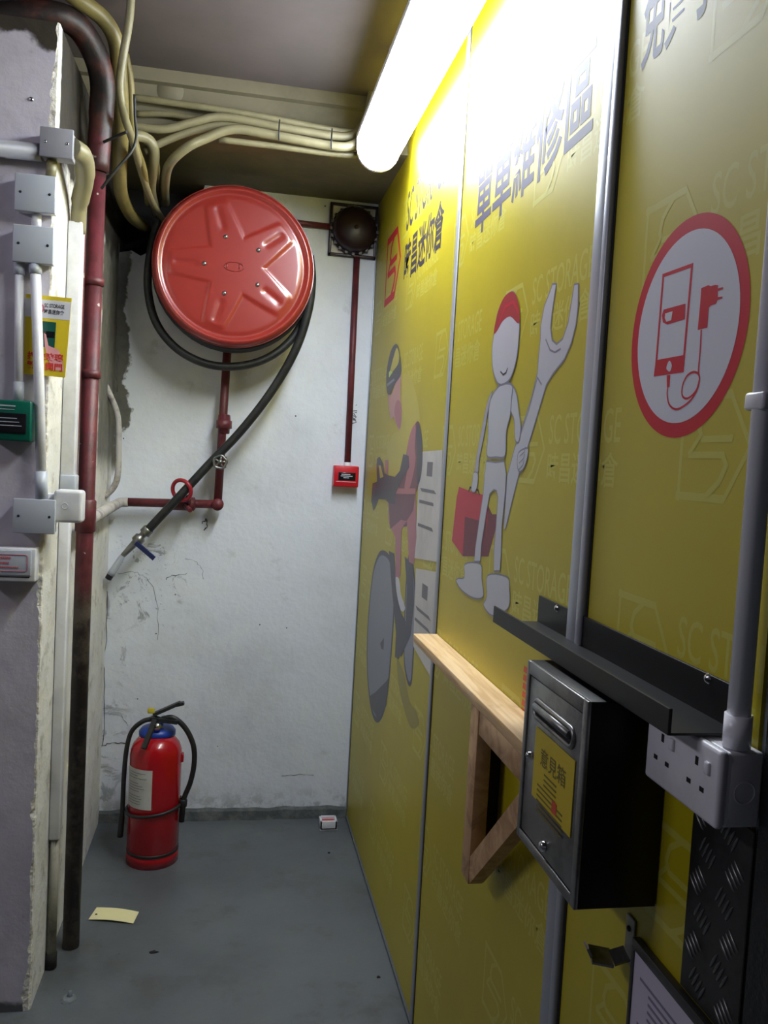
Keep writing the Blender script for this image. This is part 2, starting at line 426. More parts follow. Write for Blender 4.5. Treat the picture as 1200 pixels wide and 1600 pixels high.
# dark door frame on the near side of the panels
M_BLKDOOR = mat('black_door_paint', srgb(24, 26, 26), 0.45, bump=0.3, bscale=90)
door = MB().box(XR-0.002, XR+0.08, -0.8, 0.655, 0, CEIL-0.002)
dj = struct('door_1', door, M_BLKDOOR)

# ------------------------------------------------------------------ lamp
lamp = thing('fluorescent_light', 'glowing white fluorescent ceiling light along the top of the yellow wall', 'light', (0.37, 1.8, CEIL))
LY0, LY1 = 1.22, 2.44
def lamp_section(y, k=1.0):
    """cross-section of the wrap-round diffuser, wide at the top and rounded below"""
    out = []
    for i in range(17):
        a = math.pi*i/16; out.append((0.370-0.062*k*math.cos(a), y, 2.238-0.082*k*math.sin(a)**0.75))
    return out
mb = MB(); sec = [lamp_section(y) for y in (LY0+0.012, LY1-0.012)]
mb.add(sec[0]+sec[1], [(i, i+1, 17+i+1, 17+i) for i in range(16)], 0, True); mb.build('diffuser', M_TUBE, lamp)
for y, d in ((LY0, 0.012), (LY1, -0.012)):
    mb = MB(); A, B_ = lamp_section(y, 1.02), lamp_section(y+d, 1.02)
    mb.add(A+B_, [(i, i+1, 17+i+1, 17+i) for i in range(16)]+[list(range(17)), list(range(17, 34))[::-1]], 0); mb.build('end_cap', M_HOUS, lamp)
MB().box(0.306, 0.434, LY0, LY1, 2.238, 2.256, 0.003).build('base_tray', M_HOUS, lamp)
for y in (1.5, 2.2):
    MB().box(0.350, 0.390, y-0.01, y+0.01, 2.255, CEIL).build('hanger', M_HOUS, lamp)

# ------------------------------------------------------------------ prints on the yellow panels
def PX(pts, sc=1.0, ox=0.0, oy=0.0):
    return [rw(ox+x*sc, oy+y*sc) for x, y in pts]
def smooth(pts, n=4):
    return [(v.x, v.y) for v in cr([Vector((a, b, 0)) for a, b in pts], n, True)]
def inset(pts, d):
    P = [Vector((a, b)) for a, b in pts]; n = len(P)
    area = sum(P[i].x*P[(i+1) % n].y - P[(i+1) % n].x*P[i].y for i in range(n)); s = 1 if area > 0 else -1
    out = []
    for i in range(n):
        t = (P[(i+1) % n]-P[i-1])
        if t.length < 1e-9: out.append(tuple(P[i])); continue
        t.normalize(); q = P[i]+Vector((-t.y, t.x))*s*d; out.append((q.x, q.y))
    return out
def logo(mb, y0, z0, w, h, t, lay=1, mi=0):
    """hexagon mark with an S-like stroke; y0 = far edge, runs towards -Y"""
    f = lambda u, v: (y0-u*w, z0+v*h)
    mb.stroke([f(0, 0), f(0, 1)], t, lay, mi)
    mb.stroke([f(-0.04, 0.95), f(0.68, 0.95)], t*1.5, lay+0.2, mi)
    mb.stroke([f(0.66, 0.98), f(0.97, 0.5), f(0.66, 0.02)], t, lay+0.4, mi)
    mb.stroke([f(-0.04, 0.05), f(0.68, 0.05)], t*1.5, lay+0.2, mi)
    mb.stroke([f(0.46, 0.93), f(0.30, 0.80), f(0.26, 0.66), f(0.32, 0.57), f(0.74, 0.57)], t*1.2, lay+0.6, mi)
    mb.stroke([f(0.12, 0.43), f(0.62, 0.43), f(0.68, 0.34), f(0.60, 0.20), f(0.42, 0.06)], t*1.2, lay+0.8, mi)
    mb.stroke([f(0.12, 0.43), f(0.30, 0.62)], t, lay+1, mi)
LATIN, HAN = 'SC STORAGE', '\u6642\u660c\u8ff7\u4f60\u5009'
def brand(mb, y0, z0, h, lay=1, mi=0, mi2=None, ymin=None):
    """mark and the two lines of lettering beside it"""
    w = h*1.1; logo(mb, y0, z0, w, h, h*0.05, lay, mi)
    m2 = mi if mi2 is None else mi2; ty = y0-w*1.10
    wall_text(mb, LATIN, ty, ty-h*2.1, z0+h*0.56, z0+h*0.95, lay, 0.005, m2)
    wall_text(mb, HAN, ty, ty-h*2.1, z0+h*0.06, z0+h*0.46, lay, 0.012, m2)

# faint repeated mark across all panels, cut at the panel edges
def clip_y(mb, a, b):
    bm = bmesh.new(); vv = [bm.verts.new(v) for v in mb.v]
    for f in mb.f:
        try: bm.faces.new([vv[i] for i in f])
        except ValueError: pass
    for co, no in (((0, a, 0), (0, -1, 0)), ((0, b, 0), (0, 1, 0))):
        bmesh.ops.bisect_plane(bm, geom=list(bm.verts)+list(bm.edges)+list(bm.faces), plane_co=co, plane_no=no, clear_outer=True)
    bm.verts.index_update(); bm.faces.ensure_lookup_table(); out = MB()
    out.add([v.co.copy() for v in bm.verts], [[v.index for v in f.verts] for f in bm.faces], 0); bm.free(); return out
for pan, a, b in ((pan1, 1.874, YB-0.014), (pan2, 1.102, 1.844), (pan3, 0.67, 1.042)):
    mb = MB()
    for r in range(-4, 6):
        for c in range(-2, 6):
            y0 = (0.838 if r % 2 else 0.955) + c*0.53; z0 = 1.075 + r*0.23
            if z0 < 0.03 or z0 > 2.2 or y0 < a-0.02 or y0-0.38 > b+0.02: continue
            brand(mb, y0, z0, 0.115, 0.2)
    clip_y(mb, a, b).build('faint_mark_print', M_WMARK, pan)

# panel by the back wall: red mark with dark lettering
mb = MB(); a = rw(601, 480); b = rw(608, 372); c = rw(628, 372)
logo(mb, a[0], a[1], a[0]-c[0], b[1]-a[1], 0.016, 2, 0)
p0 = rw(630, 446); p1 = rw(690, 404); q0 = rw(637, 385)
wall_text(mb, HAN, p0[0], p1[0], p0[1], p0[1]+0.125, 2, 0.022, 1)
wall_text(mb, LATIN, p0[0], p1[0], p0[1]+0.155, p0[1]+0.27, 2, 0.012, 1)
mb.build('red_mark_print', [M_REDPRINT, M_INK], pan1)

# cyclist picture
K2 = lambda pts: PX(pts, 0.4245, 540, 500)
R2 = lambda pts: PX(pts, 0.1875, 520, 520)
cm = [mat('print_wheel_grey', srgb(134, 136, 150), 0.4), mat('print_charcoal', srgb(72, 68, 78), 0.4), mat('print_skin', srgb(190, 140, 138), 0.4),
      mat('print_jersey', srgb(186, 174, 62), 0.4), mat('print_maroon', srgb(112, 66, 80), 0.4), mat('print_rose', srgb(170, 108, 116), 0.4),
      mat('print_lime', srgb(190, 210, 90), 0.4), mat('print_shade', srgb(150, 140, 50), 0.4), M_WPRINT]
mb = MB()
def ell(pts, n=5): return smooth(pts, n)
mb.wallpoly(smooth(K2([(190, 1250), (215, 1300), (235, 1400), (260, 1440), (270, 1490), (240, 1500), (215, 1430), (195, 1340)])), 2, 7)
w1 = ell(K2([(140, 848), (165, 875), (178, 960), (180, 1060), (172, 1200), (158, 1350), (140, 1450), (115, 1482), (95, 1440), (82, 1340), (78, 1220), (84, 1080), (100, 930), (120, 862)]))
w2 = ell(K2([(236, 842), (250, 900), (258, 1000), (257, 1120), (250, 1250), (244, 1330), (234, 1348), (222, 1310), (214, 1240), (216, 1100), (222, 960)]))
mb.wallpoly(w2, 3, 1); mb.wallpoly(inset(w2, 0.012), 4, 0)
mb.wallpoly(w1, 3, 1); mb.wallpoly(inset(w1, 0.016), 4, 0)
mb.wallpoly(K2([(88, 1385), (110, 1370), (150, 1330), (163, 1310), (150, 1420), (118, 1468), (98, 1430)]), 5, 1)
mb.wallpoly(K2([(128, 1190), (142, 1170), (140, 1215), (132, 1210)]), 5, 1)
mb.wallpoly(K2([(160, 850), (180, 860), (188, 1000), (205, 1080), (222, 1110), (218, 1180), (195, 1250), (182, 1240), (186, 1150), (172, 1000)]), 6, 1)
mb.wallpoly(K2([(218, 870), (250, 900), (252, 1050), (240, 1160), (205, 1240), (195, 1225), (222, 1120), (226, 980)]), 6, 1)
mb.wallpoly(smooth(K2([(185, 950), (198, 955), (205, 1010), (220, 1060), (205, 1070), (190, 1010)])), 7, 8)
mb.wallpoly(K2([(155, 620), (258, 620), (262, 800), (252, 900), (234, 890), (226, 740), (207, 770), (202, 945), (184, 955), (184, 800), (160, 750)]), 6, 5)
mb.wallpoly(K2([(158, 640), (258, 640), (250, 700), (225, 740), (205, 735), (165, 770)]), 7, 4)
mb.wallpoly(smooth(R2([(590, 370), (640, 355), (690, 490), (722, 660), (725, 760), (690, 900), (640, 1060), (580, 1120), (520, 1200), (470, 1190), (440, 1130), (445, 1000), (500, 850), (560, 800), (575, 600)])), 3, 3)
mb.wallpoly(smooth(R2([(712, 735), (742, 850), (752, 1050), (738, 1200), (695, 1330), (664, 1400), (668, 1490), (640, 1600), (560, 1600), (530, 1450), (555, 1260), (600, 1150), (622, 950), (660, 820)])), 5, 4)
mb.wallpoly(smooth(R2([(655, 815), (692, 770), (685, 950), (690, 1080), (640, 1300), (600, 1290), (620, 1150), (622, 960)])), 6, 5)
mb.wallpoly(smooth(R2([(712, 760), (742, 850), (750, 1050), (736, 1200), (710, 1270), (700, 1150), (705, 950), (695, 850)])), 6, 1)
mb.wallpoly(R2([(590, 1010), (635, 1025), (640, 1120), (600, 1190), (560, 1260), (530, 1330), (520, 1430), (470, 1420), (440, 1390), (385, 1385), (340, 1485), (322, 1400), (333, 1255), (370, 1240), (366, 1100), (372, 1045), (392, 1035), (420, 1090), (432, 1170), (470, 1190), (520, 1200), (560, 1150)]), 8, 1)
mb.wallpoly(R2([(385, 1105), (400, 1105), (424, 1200), (396, 1212)]), 9, 3)
mb.wallpoly(R2([(335, 1260), (365, 1260), (350, 1350), (330, 1380)]), 9, 4)
mb.wallpoly(R2([(435, 1060), (465, 1060), (462, 1180), (440, 1170)]), 9, 5)
mb.wallpoly(smooth(R2([(460, 500), (490, 520), (525, 420), (570, 345), (566, 480), (572, 620), (575, 720), (558, 812), (530, 760), (508, 700), (488, 722), (470, 640)])), 5, 2)
mb.wallpoly(smooth(R2([(540, 560), (572, 600), (574, 720), (558, 800), (525, 740), (515, 640)])), 6, 5)
mb.wallpoly(smooth(R2([(520, 95), (482, 160), (455, 290), (447, 400), (455, 500), (480, 512), (520, 425), (570, 345), (568, 230), (548, 115)])), 7, 1)
mb.wallpoly(smooth(R2([(532, 130), (505, 215), (484, 300), (474, 355), (508, 315), (545, 262), (556, 200), (548, 145)])), 8, 3)
mb.wallpoly(R2([(470, 330), (484, 310), (500, 330), (470, 375)]), 9, 6)
mb.wallpoly(R2([(455, 425), (512, 380), (516, 398), (456, 448)]), 9, 0)
mb.build('cyclist_print', cm, pan1)

# panel 2: heading and the repair figure with spanner and toolbox
mb = MB(); a = rw(741, 358); b = rw(925, 212)
wall_text(mb, '\u55ae\u8eca\u7dad\u4fee\u5340', a[0]-0.005, b[0], a[1]-0.022, a[1]+0.124, 2, 0.018, 0)
mb.build('heading_print', mat('heading_ink', srgb(76, 72, 92), 0.5, spec=0.35), pan2)
K3 = lambda pts: PX(pts, 0.3748, 680, 380)
fm = [mat('print_figure_edge', srgb(126, 124, 140), 0.4), mat('print_figure_grey', srgb(186, 187, 194), 0.4), mat('print_cap_red', srgb(158, 44, 48), 0.4),
      mat('print_toolbox_red', srgb(186, 34, 56), 0.4), mat('print_toolbox_dark', srgb(112, 34, 48), 0.4), M_INK, mat('print_figure_mid', srgb(164, 162, 174), 0.4)]
mb = MB()
def body(pts, lay, d=0.003, sm=True, top=1):
    q = K3(pts); q = smooth(q) if sm else q
    mb.wallpoly(q, lay, 0); mb.wallpoly(inset(q, d), lay+1, top)
mb.wallpoly(K3([(205, 1060), (238, 1130), (262, 1130), (250, 1200), (222, 1306), (198, 1306)]), 2, 4)
mb.wallpoly(K3([(100, 1015), (150, 1035), (205, 1050), (222, 1085), (218, 1160), (206, 1306), (115, 1305), (70, 1240), (80, 1150), (90, 1060)]), 3, 3)
mb.wallpoly(K3([(125, 1140), (215, 1165), (206, 1306), (115, 1305)]), 4, 4)
mb.wallpoly(K3([(100, 1015), (150, 1035), (205, 1050), (222, 1085), (130, 1130), (95, 1080)]), 4, 3)
mb.stroke(K3([(140, 1035), (146, 1018), (180, 1030), (186, 1050)]), 0.004, 5, 5)
wr_pts = [(285, 1195), (300, 970), (330, 855), (370, 740), (402, 640), (426, 540), (430, 480), (438, 400), (440, 340), (455, 260), (478, 200), (490, 166), (508, 165),
          (503, 200), (490, 290), (484, 350), (490, 400), (508, 416), (532, 395), (554, 330), (570, 230), (580, 168), (600, 165), (599, 260), (590, 340), (570, 420),
          (540, 490), (492, 550), (465, 595), (440, 680), (410, 780), (385, 862), (350, 970), (322, 1080), (296, 1190)]
q = K3(wr_pts); mb.wallpoly(q, 4, 0); mb.wallpoly(inset(q, 0.0035), 5, 1)
mb.stroke(K3([(462, 400), (480, 445), (500, 455), (525, 440)]), 0.003, 6, 0)
mb.stroke(K3([(345, 830), (390, 700), (428, 560), (445, 590)]), 0.003, 6, 0)
body([(125, 1335), (190, 1335), (196, 1400), (202, 1475), (160, 1482), (112, 1450), (88, 1412), (95, 1395), (122, 1390)], 5)
body([(220, 1382), (300, 1388), (312, 1440), (306, 1525), (240, 1556), (202, 1510), (216, 1470)], 7)
body([(215, 905), (255, 910), (290, 905), (299, 960), (295, 1040), (281, 1180), (277, 1300), (272, 1370), (245, 1370), (245, 1290), (254, 1180), (262, 1060), (257, 1036), (245, 1032),
      (229, 1050), (215, 1130), (195, 1260), (190, 1330), (164, 1330), (168, 1270), (185, 1150), (200, 1050), (207, 960)], 7, 0.0035, False)
body([(315, 588), (340, 620), (352, 700), (360, 770), (350, 832), (334, 820), (330, 740), (314, 690)], 7)
body([(242, 615), (226, 680), (206, 800), (186, 900), (182, 952), (167, 952), (174, 890), (194, 780), (214, 680), (228, 635)], 7, 0.002, True, 6)
body([(162, 955), (180, 960), (178, 1010), (166, 1040), (152, 1030), (157, 990)], 8, 0.002)
body([(268, 592), (300, 580), (326, 592), (322, 650), (316, 720), (300, 785), (294, 890), (255, 897), (217, 890), (221, 800), (224, 700), (236, 640)], 9, 0.004)
body([(348, 872), (385, 850), (391, 870), (377, 930), (355, 957), (343, 930)], 8, 0.003)
for dx in (0, 1, 2): mb.stroke(K3([(350+dx*2, 945-dx*28), (368+dx*3, 925-dx*28), (372+dx*3, 905-dx*28)]), 0.0018, 11, 0)
body([(320, 200), (290, 225), (262, 290), (246, 380), (238, 450), (242, 530), (262, 588), (290, 592), (320, 560), (345, 470), (356, 330), (350, 250), (336, 210)], 11, 0.004)
mb.wallpoly(smooth(K3([(318, 203), (286, 232), (262, 295), (247, 372), (258, 370), (284, 325), (316, 305), (352, 335), (353, 262), (338, 215)])), 13, 2)
mb.stroke(K3([(266, 340), (295, 265), (330, 245), (350, 290)]), 0.006, 14, 3)
mb.stroke(K3([(275, 535), (286, 548), (298, 540), (305, 520)]), 0.003, 14, 5)
mb.build('repair_figure_print', fm, pan2)
# red marks at the lower edge of panel 2, half hidden by the letter box
mb = MB()
for k in range(6):
    p = rw(822-k*0.8, 1052+k*13); mb.wallpoly([(p[0]+0.012, p[1]), (p[0]-0.03, p[1]), (p[0]-0.03, p[1]+0.010), (p[0]+0.010, p[1]+0.010)], 2, 0)
mb.build('red_lettering_print', mat('orange_red_print', srgb(206, 70, 30), 0.4), pan2)

# panel 3: heading and the phone-charging roundel
mb = MB(); a = rw(1000, 122); b = rw(1128, 8)
wall_text(mb, '\u514d\u8cbb\u624b\u6a5f\u5145\u96fb\u5340', a[0], a[0]-0.40, a[1]+0.004, a[1]+0.115, 2, 0.018, 0)
clip = clip_y(mb, 0.67, 1.04); clip.build('heading_print', MATS['heading_ink'], pan3)
mb = MB(); cy_, cz_ = 0.853, 1.492
circ = lambda r, n=72: [(cy_+r*math.cos(2*math.pi*k/n), cz_+r*0.995*math.sin(2*math.pi*k/n)) for k in range(n)]
mb.wallpoly(circ(0.1195), 2, 0); mb.wallpoly(circ(0.1035), 3, 1)
K5 = lambda pts: PX(pts, 0.3125, 940, 280)
mb.stroke(K5([(310, 482), (454, 430), (410, 930), (272, 950)]), 0.0042, 4, 0, closed=True)
mb.wallpoly(K5([(272, 905), (418, 878), (412, 965), (262, 987)]), 4, 0)
mb.wallpoly(smooth(K5([(340, 908), (353, 930), (343, 962), (326, 945)])), 5, 1)
mb.wallpoly(K5([(312, 652), (421, 622), (418, 700), (330, 727), (308, 716), (303, 682)]), 4, 0)
mb.wallpoly(K5([(320, 672), (357, 660), (350, 705), (326, 713), (318, 695)]), 5, 1)
mb.wallpoly(K5([(500, 545), (535, 530), (548, 535), (570, 528), (585, 530), (582, 546), (610, 540), (608, 550), (583, 560), (582, 590), (606, 587), (603, 598), (580, 605), (575, 622), (548, 632), (538, 642), (530, 742), (482, 754), (495, 620)]), 4, 0)
cab = [Vector((a, b, 0)) for a, b in K5([(500, 752), (495, 850), (486, 960), (491, 1000), (472, 1060), (432, 1096), (405, 1082), (407, 1030), (430, 982), (465, 964), (490, 985), (480, 1050), (440, 1112), (380, 1150), (342, 1130), (330, 1080), (333, 1030)])]
mb.stroke([(v.x, v.y) for v in cr(cab, 5)], 0.0024, 4, 0)
mb.wallpoly(K5([(327, 980), (345, 978), (341, 1040), (328, 1040)]), 4, 0)
mb.build('charging_sign_print', [M_REDPRINT, M_WPRINT], pan3)

# two paper notices taped near the strip
for k, (quad, lab) in enumerate((([(657, 706), (692, 703), (684, 878), (648, 872)], 'upper white paper notice taped on the yellow panel beside the cyclist picture'),
                                 ([(650, 888), (684, 894), (676, 1063), (646, 1010)], 'lower white paper notice on the yellow panel, its foot behind the wooden ledge'))):
    q = PX(quad); t = thing('paper_notice', lab, 'notice', (XR, q[0][0], q[2][1]))
    s = MB(); s.wallpoly(q, 6); s.wallpoly(q, 5.4); s.build('sheet', M_PAPER, t)
    s = MB(); yt, zt = (q[0][0]+q[1][0])/2, q[0][1]
    s.wallpoly([(yt-0.03, zt-0.06), (yt+0.03, zt-0.06), (yt+0.03, zt-0.025), (yt-0.03, zt-0.025)], 7)
    ya, yb = q[0][0]-0.012, q[1][0]+0.02
    random.seed(k+3)
    for r in range(9):
        z = zt-0.10-r*0.030-(0.02 if r > 4 else 0)
        if r in (2, 5) or z < q[2][1]+0.05: continue
        s.wallpoly([(ya-(0.01 if r else 0.03), z), (yb+(ya-yb)*random.uniform(0.0, 0.4)*0.8, z), (yb+(ya-yb)*0.2, z+0.008), (ya-0.01, z+0.008)], 7)
    s.build('print', M_GREYINK, t)

# ------------------------------------------------------------------ hose reel
RC = Vector((-0.022, 2.755, 1.919)); RR = 0.254
reel = thing('hose_reel', 'round red fire hose reel with wound black hose on the white back wall', 'hose reel', (RC.x, YB, RC.z))
def disc(y0, s, star):
    """pressed steel side disc; s = -1 faces the viewer"""
    mb = MB(); NR, NA = 56, 220; vs = []; fs = []
    for i in range(NR+1):
        r = RR*i/NR
        for k in range(NA):
            a = 2*math.pi*k/NA
            h = 0.0
            h += 0.010*math.exp(-((r-0.236)/0.009)**2)                     # rolled rim bead
            if r > 0.246: h -= 0.020*((r-0.246)/(RR-0.246))**1.5
            h += 0.004/(1+math.exp((r-0.215)/0.003))
            if star:
                d = min(abs((a-math.radians(37+72*q)+math.pi) % (2*math.pi)-math.pi) for q in range(5))
                x, w = r*math.sin(min(d, math.pi/2)), 0.060-0.18*max(0, r-0.06)
                inside = 1/(1+math.exp((x-max(w, 0.016))/0.0016))*1/(1+math.exp((r-0.200)/0.003))
                core = 1/(1+math.exp((r-0.062)/0.003))
                groove = math.exp(-(x/0.010)**2)*(1/(1+math.exp(-(r-0.115)/0.003)))*(1/(1+math.exp((r-0.185)/0.003)))
                h += 0.0042*max(inside, core) - 0.0030*groove
            vs.append((RC.x+r*math.cos(a), y0+s*h, RC.z+r*math.sin(a)))
    for i in range(NR):
        for k in range(NA):
            q = (i*NA+k, i*NA+(k+1) % NA, (i+1)*NA+(k+1) % NA, (i+1)*NA+k)
            fs.append(q if s > 0 else q[::-1])
    mb.add(vs, fs, 0, True)
    n = len(vs); back = [(v[0], y0-s*0.012, v[2]) for v in vs[NR*NA:]]
    mb.add(vs[NR*NA:]+back, [(k, (k+1) % NA, NA+(k+1) % NA, NA+k) for k in range(NA)], 0, True)
    mb.add(back, [list(range(NA)) if s < 0 else list(range(NA))[::-1]], 0)
    return mb
disc(2.750, -1, True).build('front_disc', M_RED, reel)
disc(2.885, 1, False).build('rear_disc', M_RED, reel)
bm_ = MB().tube([(RC.x, 2.76, RC.z), (RC.x, 2.88, RC.z)], 0.12, 40); bm_.build('drum', M_RED, reel)
for q in range(5):
    a = math.radians(37+72*q); x, z = RC.x+0.092*math.cos(a), RC.z+0.092*math.sin(a)
    MB().lathe([(0.0, -0.006), (0.004, -0.006), (0.007, -0.003), (0.007, 0.004)], (x, 2.743, z), (0, 1, 0), 10).build('bolt', M_STEEL, reel)
em = MB(); ring = [(RC.x+0.030*math.cos(t), 2.7405, RC.z-0.003+0.014*math.sin(t)) for t in [2*math.pi*k/28 for k in range(28)]]
em.tube(ring, 0.0012, 6, closed=True); em.tube([(RC.x-0.022, 2.741, RC.z-0.012), (RC.x-0.022, 2.741, RC.z+0.006)], 0.0013, 6)
em.tube([(RC.x+0.016, 2.741, RC.z-0.010), (RC.x+0.016, 2.741, RC.z+0.006)], 0.0013, 6); em.build('embossed_badge', M_RED, reel)
ax = MB().tube([(RC.x, 2.89, RC.z), (RC.x, YB-0.011, RC.z)], 0.03, 20); ax.build('axle', M_REDPIPE, reel)
MB().box(RC.x-0.09, RC.x+0.09, YB-0.012, YB-0.001, RC.z-0.12, RC.z+0.12, 0.002).build('wall_bracket', M_REDPIPE, reel)
# wound hose: coils between the discs
coil = []
for k in range(5*48+1):
    a = 2*math.pi*k/48; y = 2.780+0.018*k/48; coil.append((RC.x+0.243*math.cos(a), y, RC.z+0.243*math.sin(a)-0.004))
hose = MB().tube(coil, 0.0125, 12)
inner = [(RC.x+0.216*math.cos(2*math.pi*k/40), 2.83, RC.z+0.216*math.sin(2*math.pi*k/40)) for k in range(40)]
hose.tube(inner, 0.045, 12, closed=True)
hose.build('wound_hose', M_BLACKRUB, reel)
# loose turn hanging below the drum, then the tail down to the nozzle
lp = [hy(247, 345, 2.86), hy(235, 395, 2.86), hy(231, 450, 2.86), hy(243, 502, 2.86), hy(272, 541, 2.86), hy(312, 565, 2.86), hy(356, 573, 2.86), hy(402, 566, 2.86),
      hy(440, 545, 2.86), hy(468, 512, 2.86), hy(482, 470, 2.86), hy(487, 430, 2.86)]
MB().tube(cr(lp, 6), 0.0135, 14).build('loose_hose_turn', M_BLACKRUB, reel)
tail = [hy(484, 400, 2.80), hy(487, 440, 2.80), hy(481, 488, 2.81), hy(461, 548, 2.83), hy(424, 612, 2.86), hy(376, 674, 2.885), hy(328, 724, 2.895), hy(280, 776, 2.895), hy(250, 808, 2.90), hy(226, 834, 2.905)]
MB().tube(cr(tail, 8), 0.0145, 16).build('hose_tail', M_BLACKRUB, reel)
p0, p1 = hy(229, 830, 2.905), hy(192, 868, 2.915); d = (p1-p0).normalized(); L = (p1-p0).length
nz = MB().lathe([(0.017, -0.012), (0.019, -0.010), (0.019, 0.010), (0.012, 0.013), (0.012, 0.024), (0.019, 0.028), (0.020, 0.048), (0.013, 0.054), (0.011, L*0.72), (0.0085, L), (0.0, L)], p0, d, 18)
nozzle = nz.build('nozzle', M_STEEL, reel)
p2 = hy(171, 901, 2.925); d2 = (p2-p1).normalized(); L2 = (p2-p1).length
MB().lathe([(0.0085, 0), (0.0105, L2*0.15), (0.0125, L2*0.75), (0.013, L2*0.9), (0.0, L2*0.9)], p1, d2, 16).build('nozzle_tip', M_GPLAST, nozzle)
MB().lathe([(0.0115, L2*0.88), (0.0115, L2*1.1), (0.0, L2*1.1)], p1, d2, 14).build('nozzle_mouth', M_BLACKRUB, nozzle)
a, b = hy(212, 848, 2.885), hy(241, 873, 2.875)
mb = MB(); mb.bar(a, b, 0.016, 0.005, up=(-0.6, 0, 0.8)); mb.build('valve_lever', mat('blue_grip', srgb(24, 38, 96), 0.4), nozzle)

# ------------------------------------------------------------------ supply pipe with two hand wheels
sup = thing('supply_pipe', 'thin dark red water pipe running from the riser up to the hose reel', 'pipe', (-0.045, 2.97, 1.15))
yp = 2.975
pv = [hy(357, 520, yp), hy(350, 660, yp), hy(340, 788, yp)]
xb = pv[2].x; zb = pv[2].z
path = [Vector((pv[0].x, yp, 1.75)), Vector((xb, yp, zb)), Vector((-0.345, yp-0.01, zb-0.008)), Vector((-0.367, 2.29, zb-0.035))]
MB().tube([Vector((pv[0].x, yp, 1.76)), Vector((xb, yp, zb))], 0.0145, 14).build('upright_run', M_REDPIPE, sup)
MB().tube([Vector((xb, yp, zb)), Vector((-0.345, yp, zb-0.006))], 0.0150, 14).build('level_run', M_REDPIPE, sup)
M_WPIPE = mat('white_painted_pipe', srgb(176, 172, 168), 0.6, col2=srgb(120, 110, 104), scale=16, lo_=0.5, hi=0.65)
MB().tube(fillet([Vector((-0.345, yp, zb-0.006)), Vector((-0.372, yp, zb-0.008)), Vector((-0.372, 2.29, zb-0.02))], 0.05), 0.0165, 14).build('branch_to_riser', M_WPIPE, sup)
MB().lathe([(0.0, -0.022), (0.021, -0.020), (0.021, 0.020), (0.0, 0.022)], (xb, yp, zb), (0, 1, 0), 18).build('elbow', M_REDPIPE, sup)
u = hy(350, 662, yp)
MB().lathe([(0.016, -0.035), (0.020, -0.033), (0.020, -0.018), (0.027, -0.016), (0.027, 0.010), (0.022, 0.012), (0.020, 0.030), (0.016, 0.032)], u, (0, 0, 1), 8).build('union_fitting', M_REDPIPE, sup)
def wheel(c, r, t, m, name, spokes, nrm=(0, -1, 0), body_m=None):
    n = Vector(nrm).normalized(); u_ = n.orthogonal().normalized(); w_ = n.cross(u_); mb = MB()
    rim = [c + u_*r*math.cos(2*math.pi*k/36)*(1+0.06*math.cos(spokes*2*math.pi*k/36)) + w_*r*math.sin(2*math.pi*k/36)*(1+0.06*math.cos(spokes*2*math.pi*k/36)) for k in range(36)]
    mb.tube(rim, t, 10, closed=True)
    for k in range(spokes):
        a = 2*math.pi*k/spokes; mb.tube([c, c+(u_*math.cos(a)+w_*math.sin(a))*r], t*0.7, 8)
    mb.lathe([(0.0, -0.006), (t*1.8, -0.006), (t*1.8, 0.006), (0, 0.006)], c, n, 12)
    o = mb.build(name, m, sup); return o
c1 = hy(284, 766, 2.894)
nr = Vector((-0.55, -1.0, -0.25)).normalized(); ru = nr.orthogonal().normalized(); rv = nr.cross(ru)
MB().tube([c1 + (ru*math.cos(2*math.pi*k/40) + rv*math.sin(2*math.pi*k/40))*0.035 for k in range(40)], 0.0068, 10, closed=True).build('red_guide_ring', mat('guide_ring_red', srgb(150, 30, 44), 0.35), sup)
vb = MB().tube([Vector((c1.x+0.020, yp, zb-0.003)), c1+ru*0.0+Vector((0.022, 0.012, -0.024))], 0.010, 12); vb.lathe([(0.016, -0.04), (0.024, -0.035), (0.024, 0.035), (0.016, 0.04)], (c1.x+0.004, yp, zb-0.003), (1, 0, 0), 12)
vb.tube([Vector((c1.x+0.004, yp, zb-0.003)), Vector((c1.x+0.03, 2.90, zb-0.02))], 0.008, 8)
vb.build('valve_body', M_REDPIPE, sup)
c2 = hy(344, 722, 2.866)
wheel(c2, 0.021, 0.0042, M_STEEL, 'steel_hand_wheel', 5)
MB().tube([Vector((c2.x-0.002, yp, c2.z)), c2], 0.009, 10).build('valve_stem', M_STEEL, sup)
MB().lathe([(0.015, -0.022), (0.022, -0.018), (0.022, 0.018), (0.015, 0.022)], (hy(344, 722, yp).x, yp, hy(344, 722, yp).z), (0, 0, 1), 12).build('valve_collar', M_REDPIPE, sup)

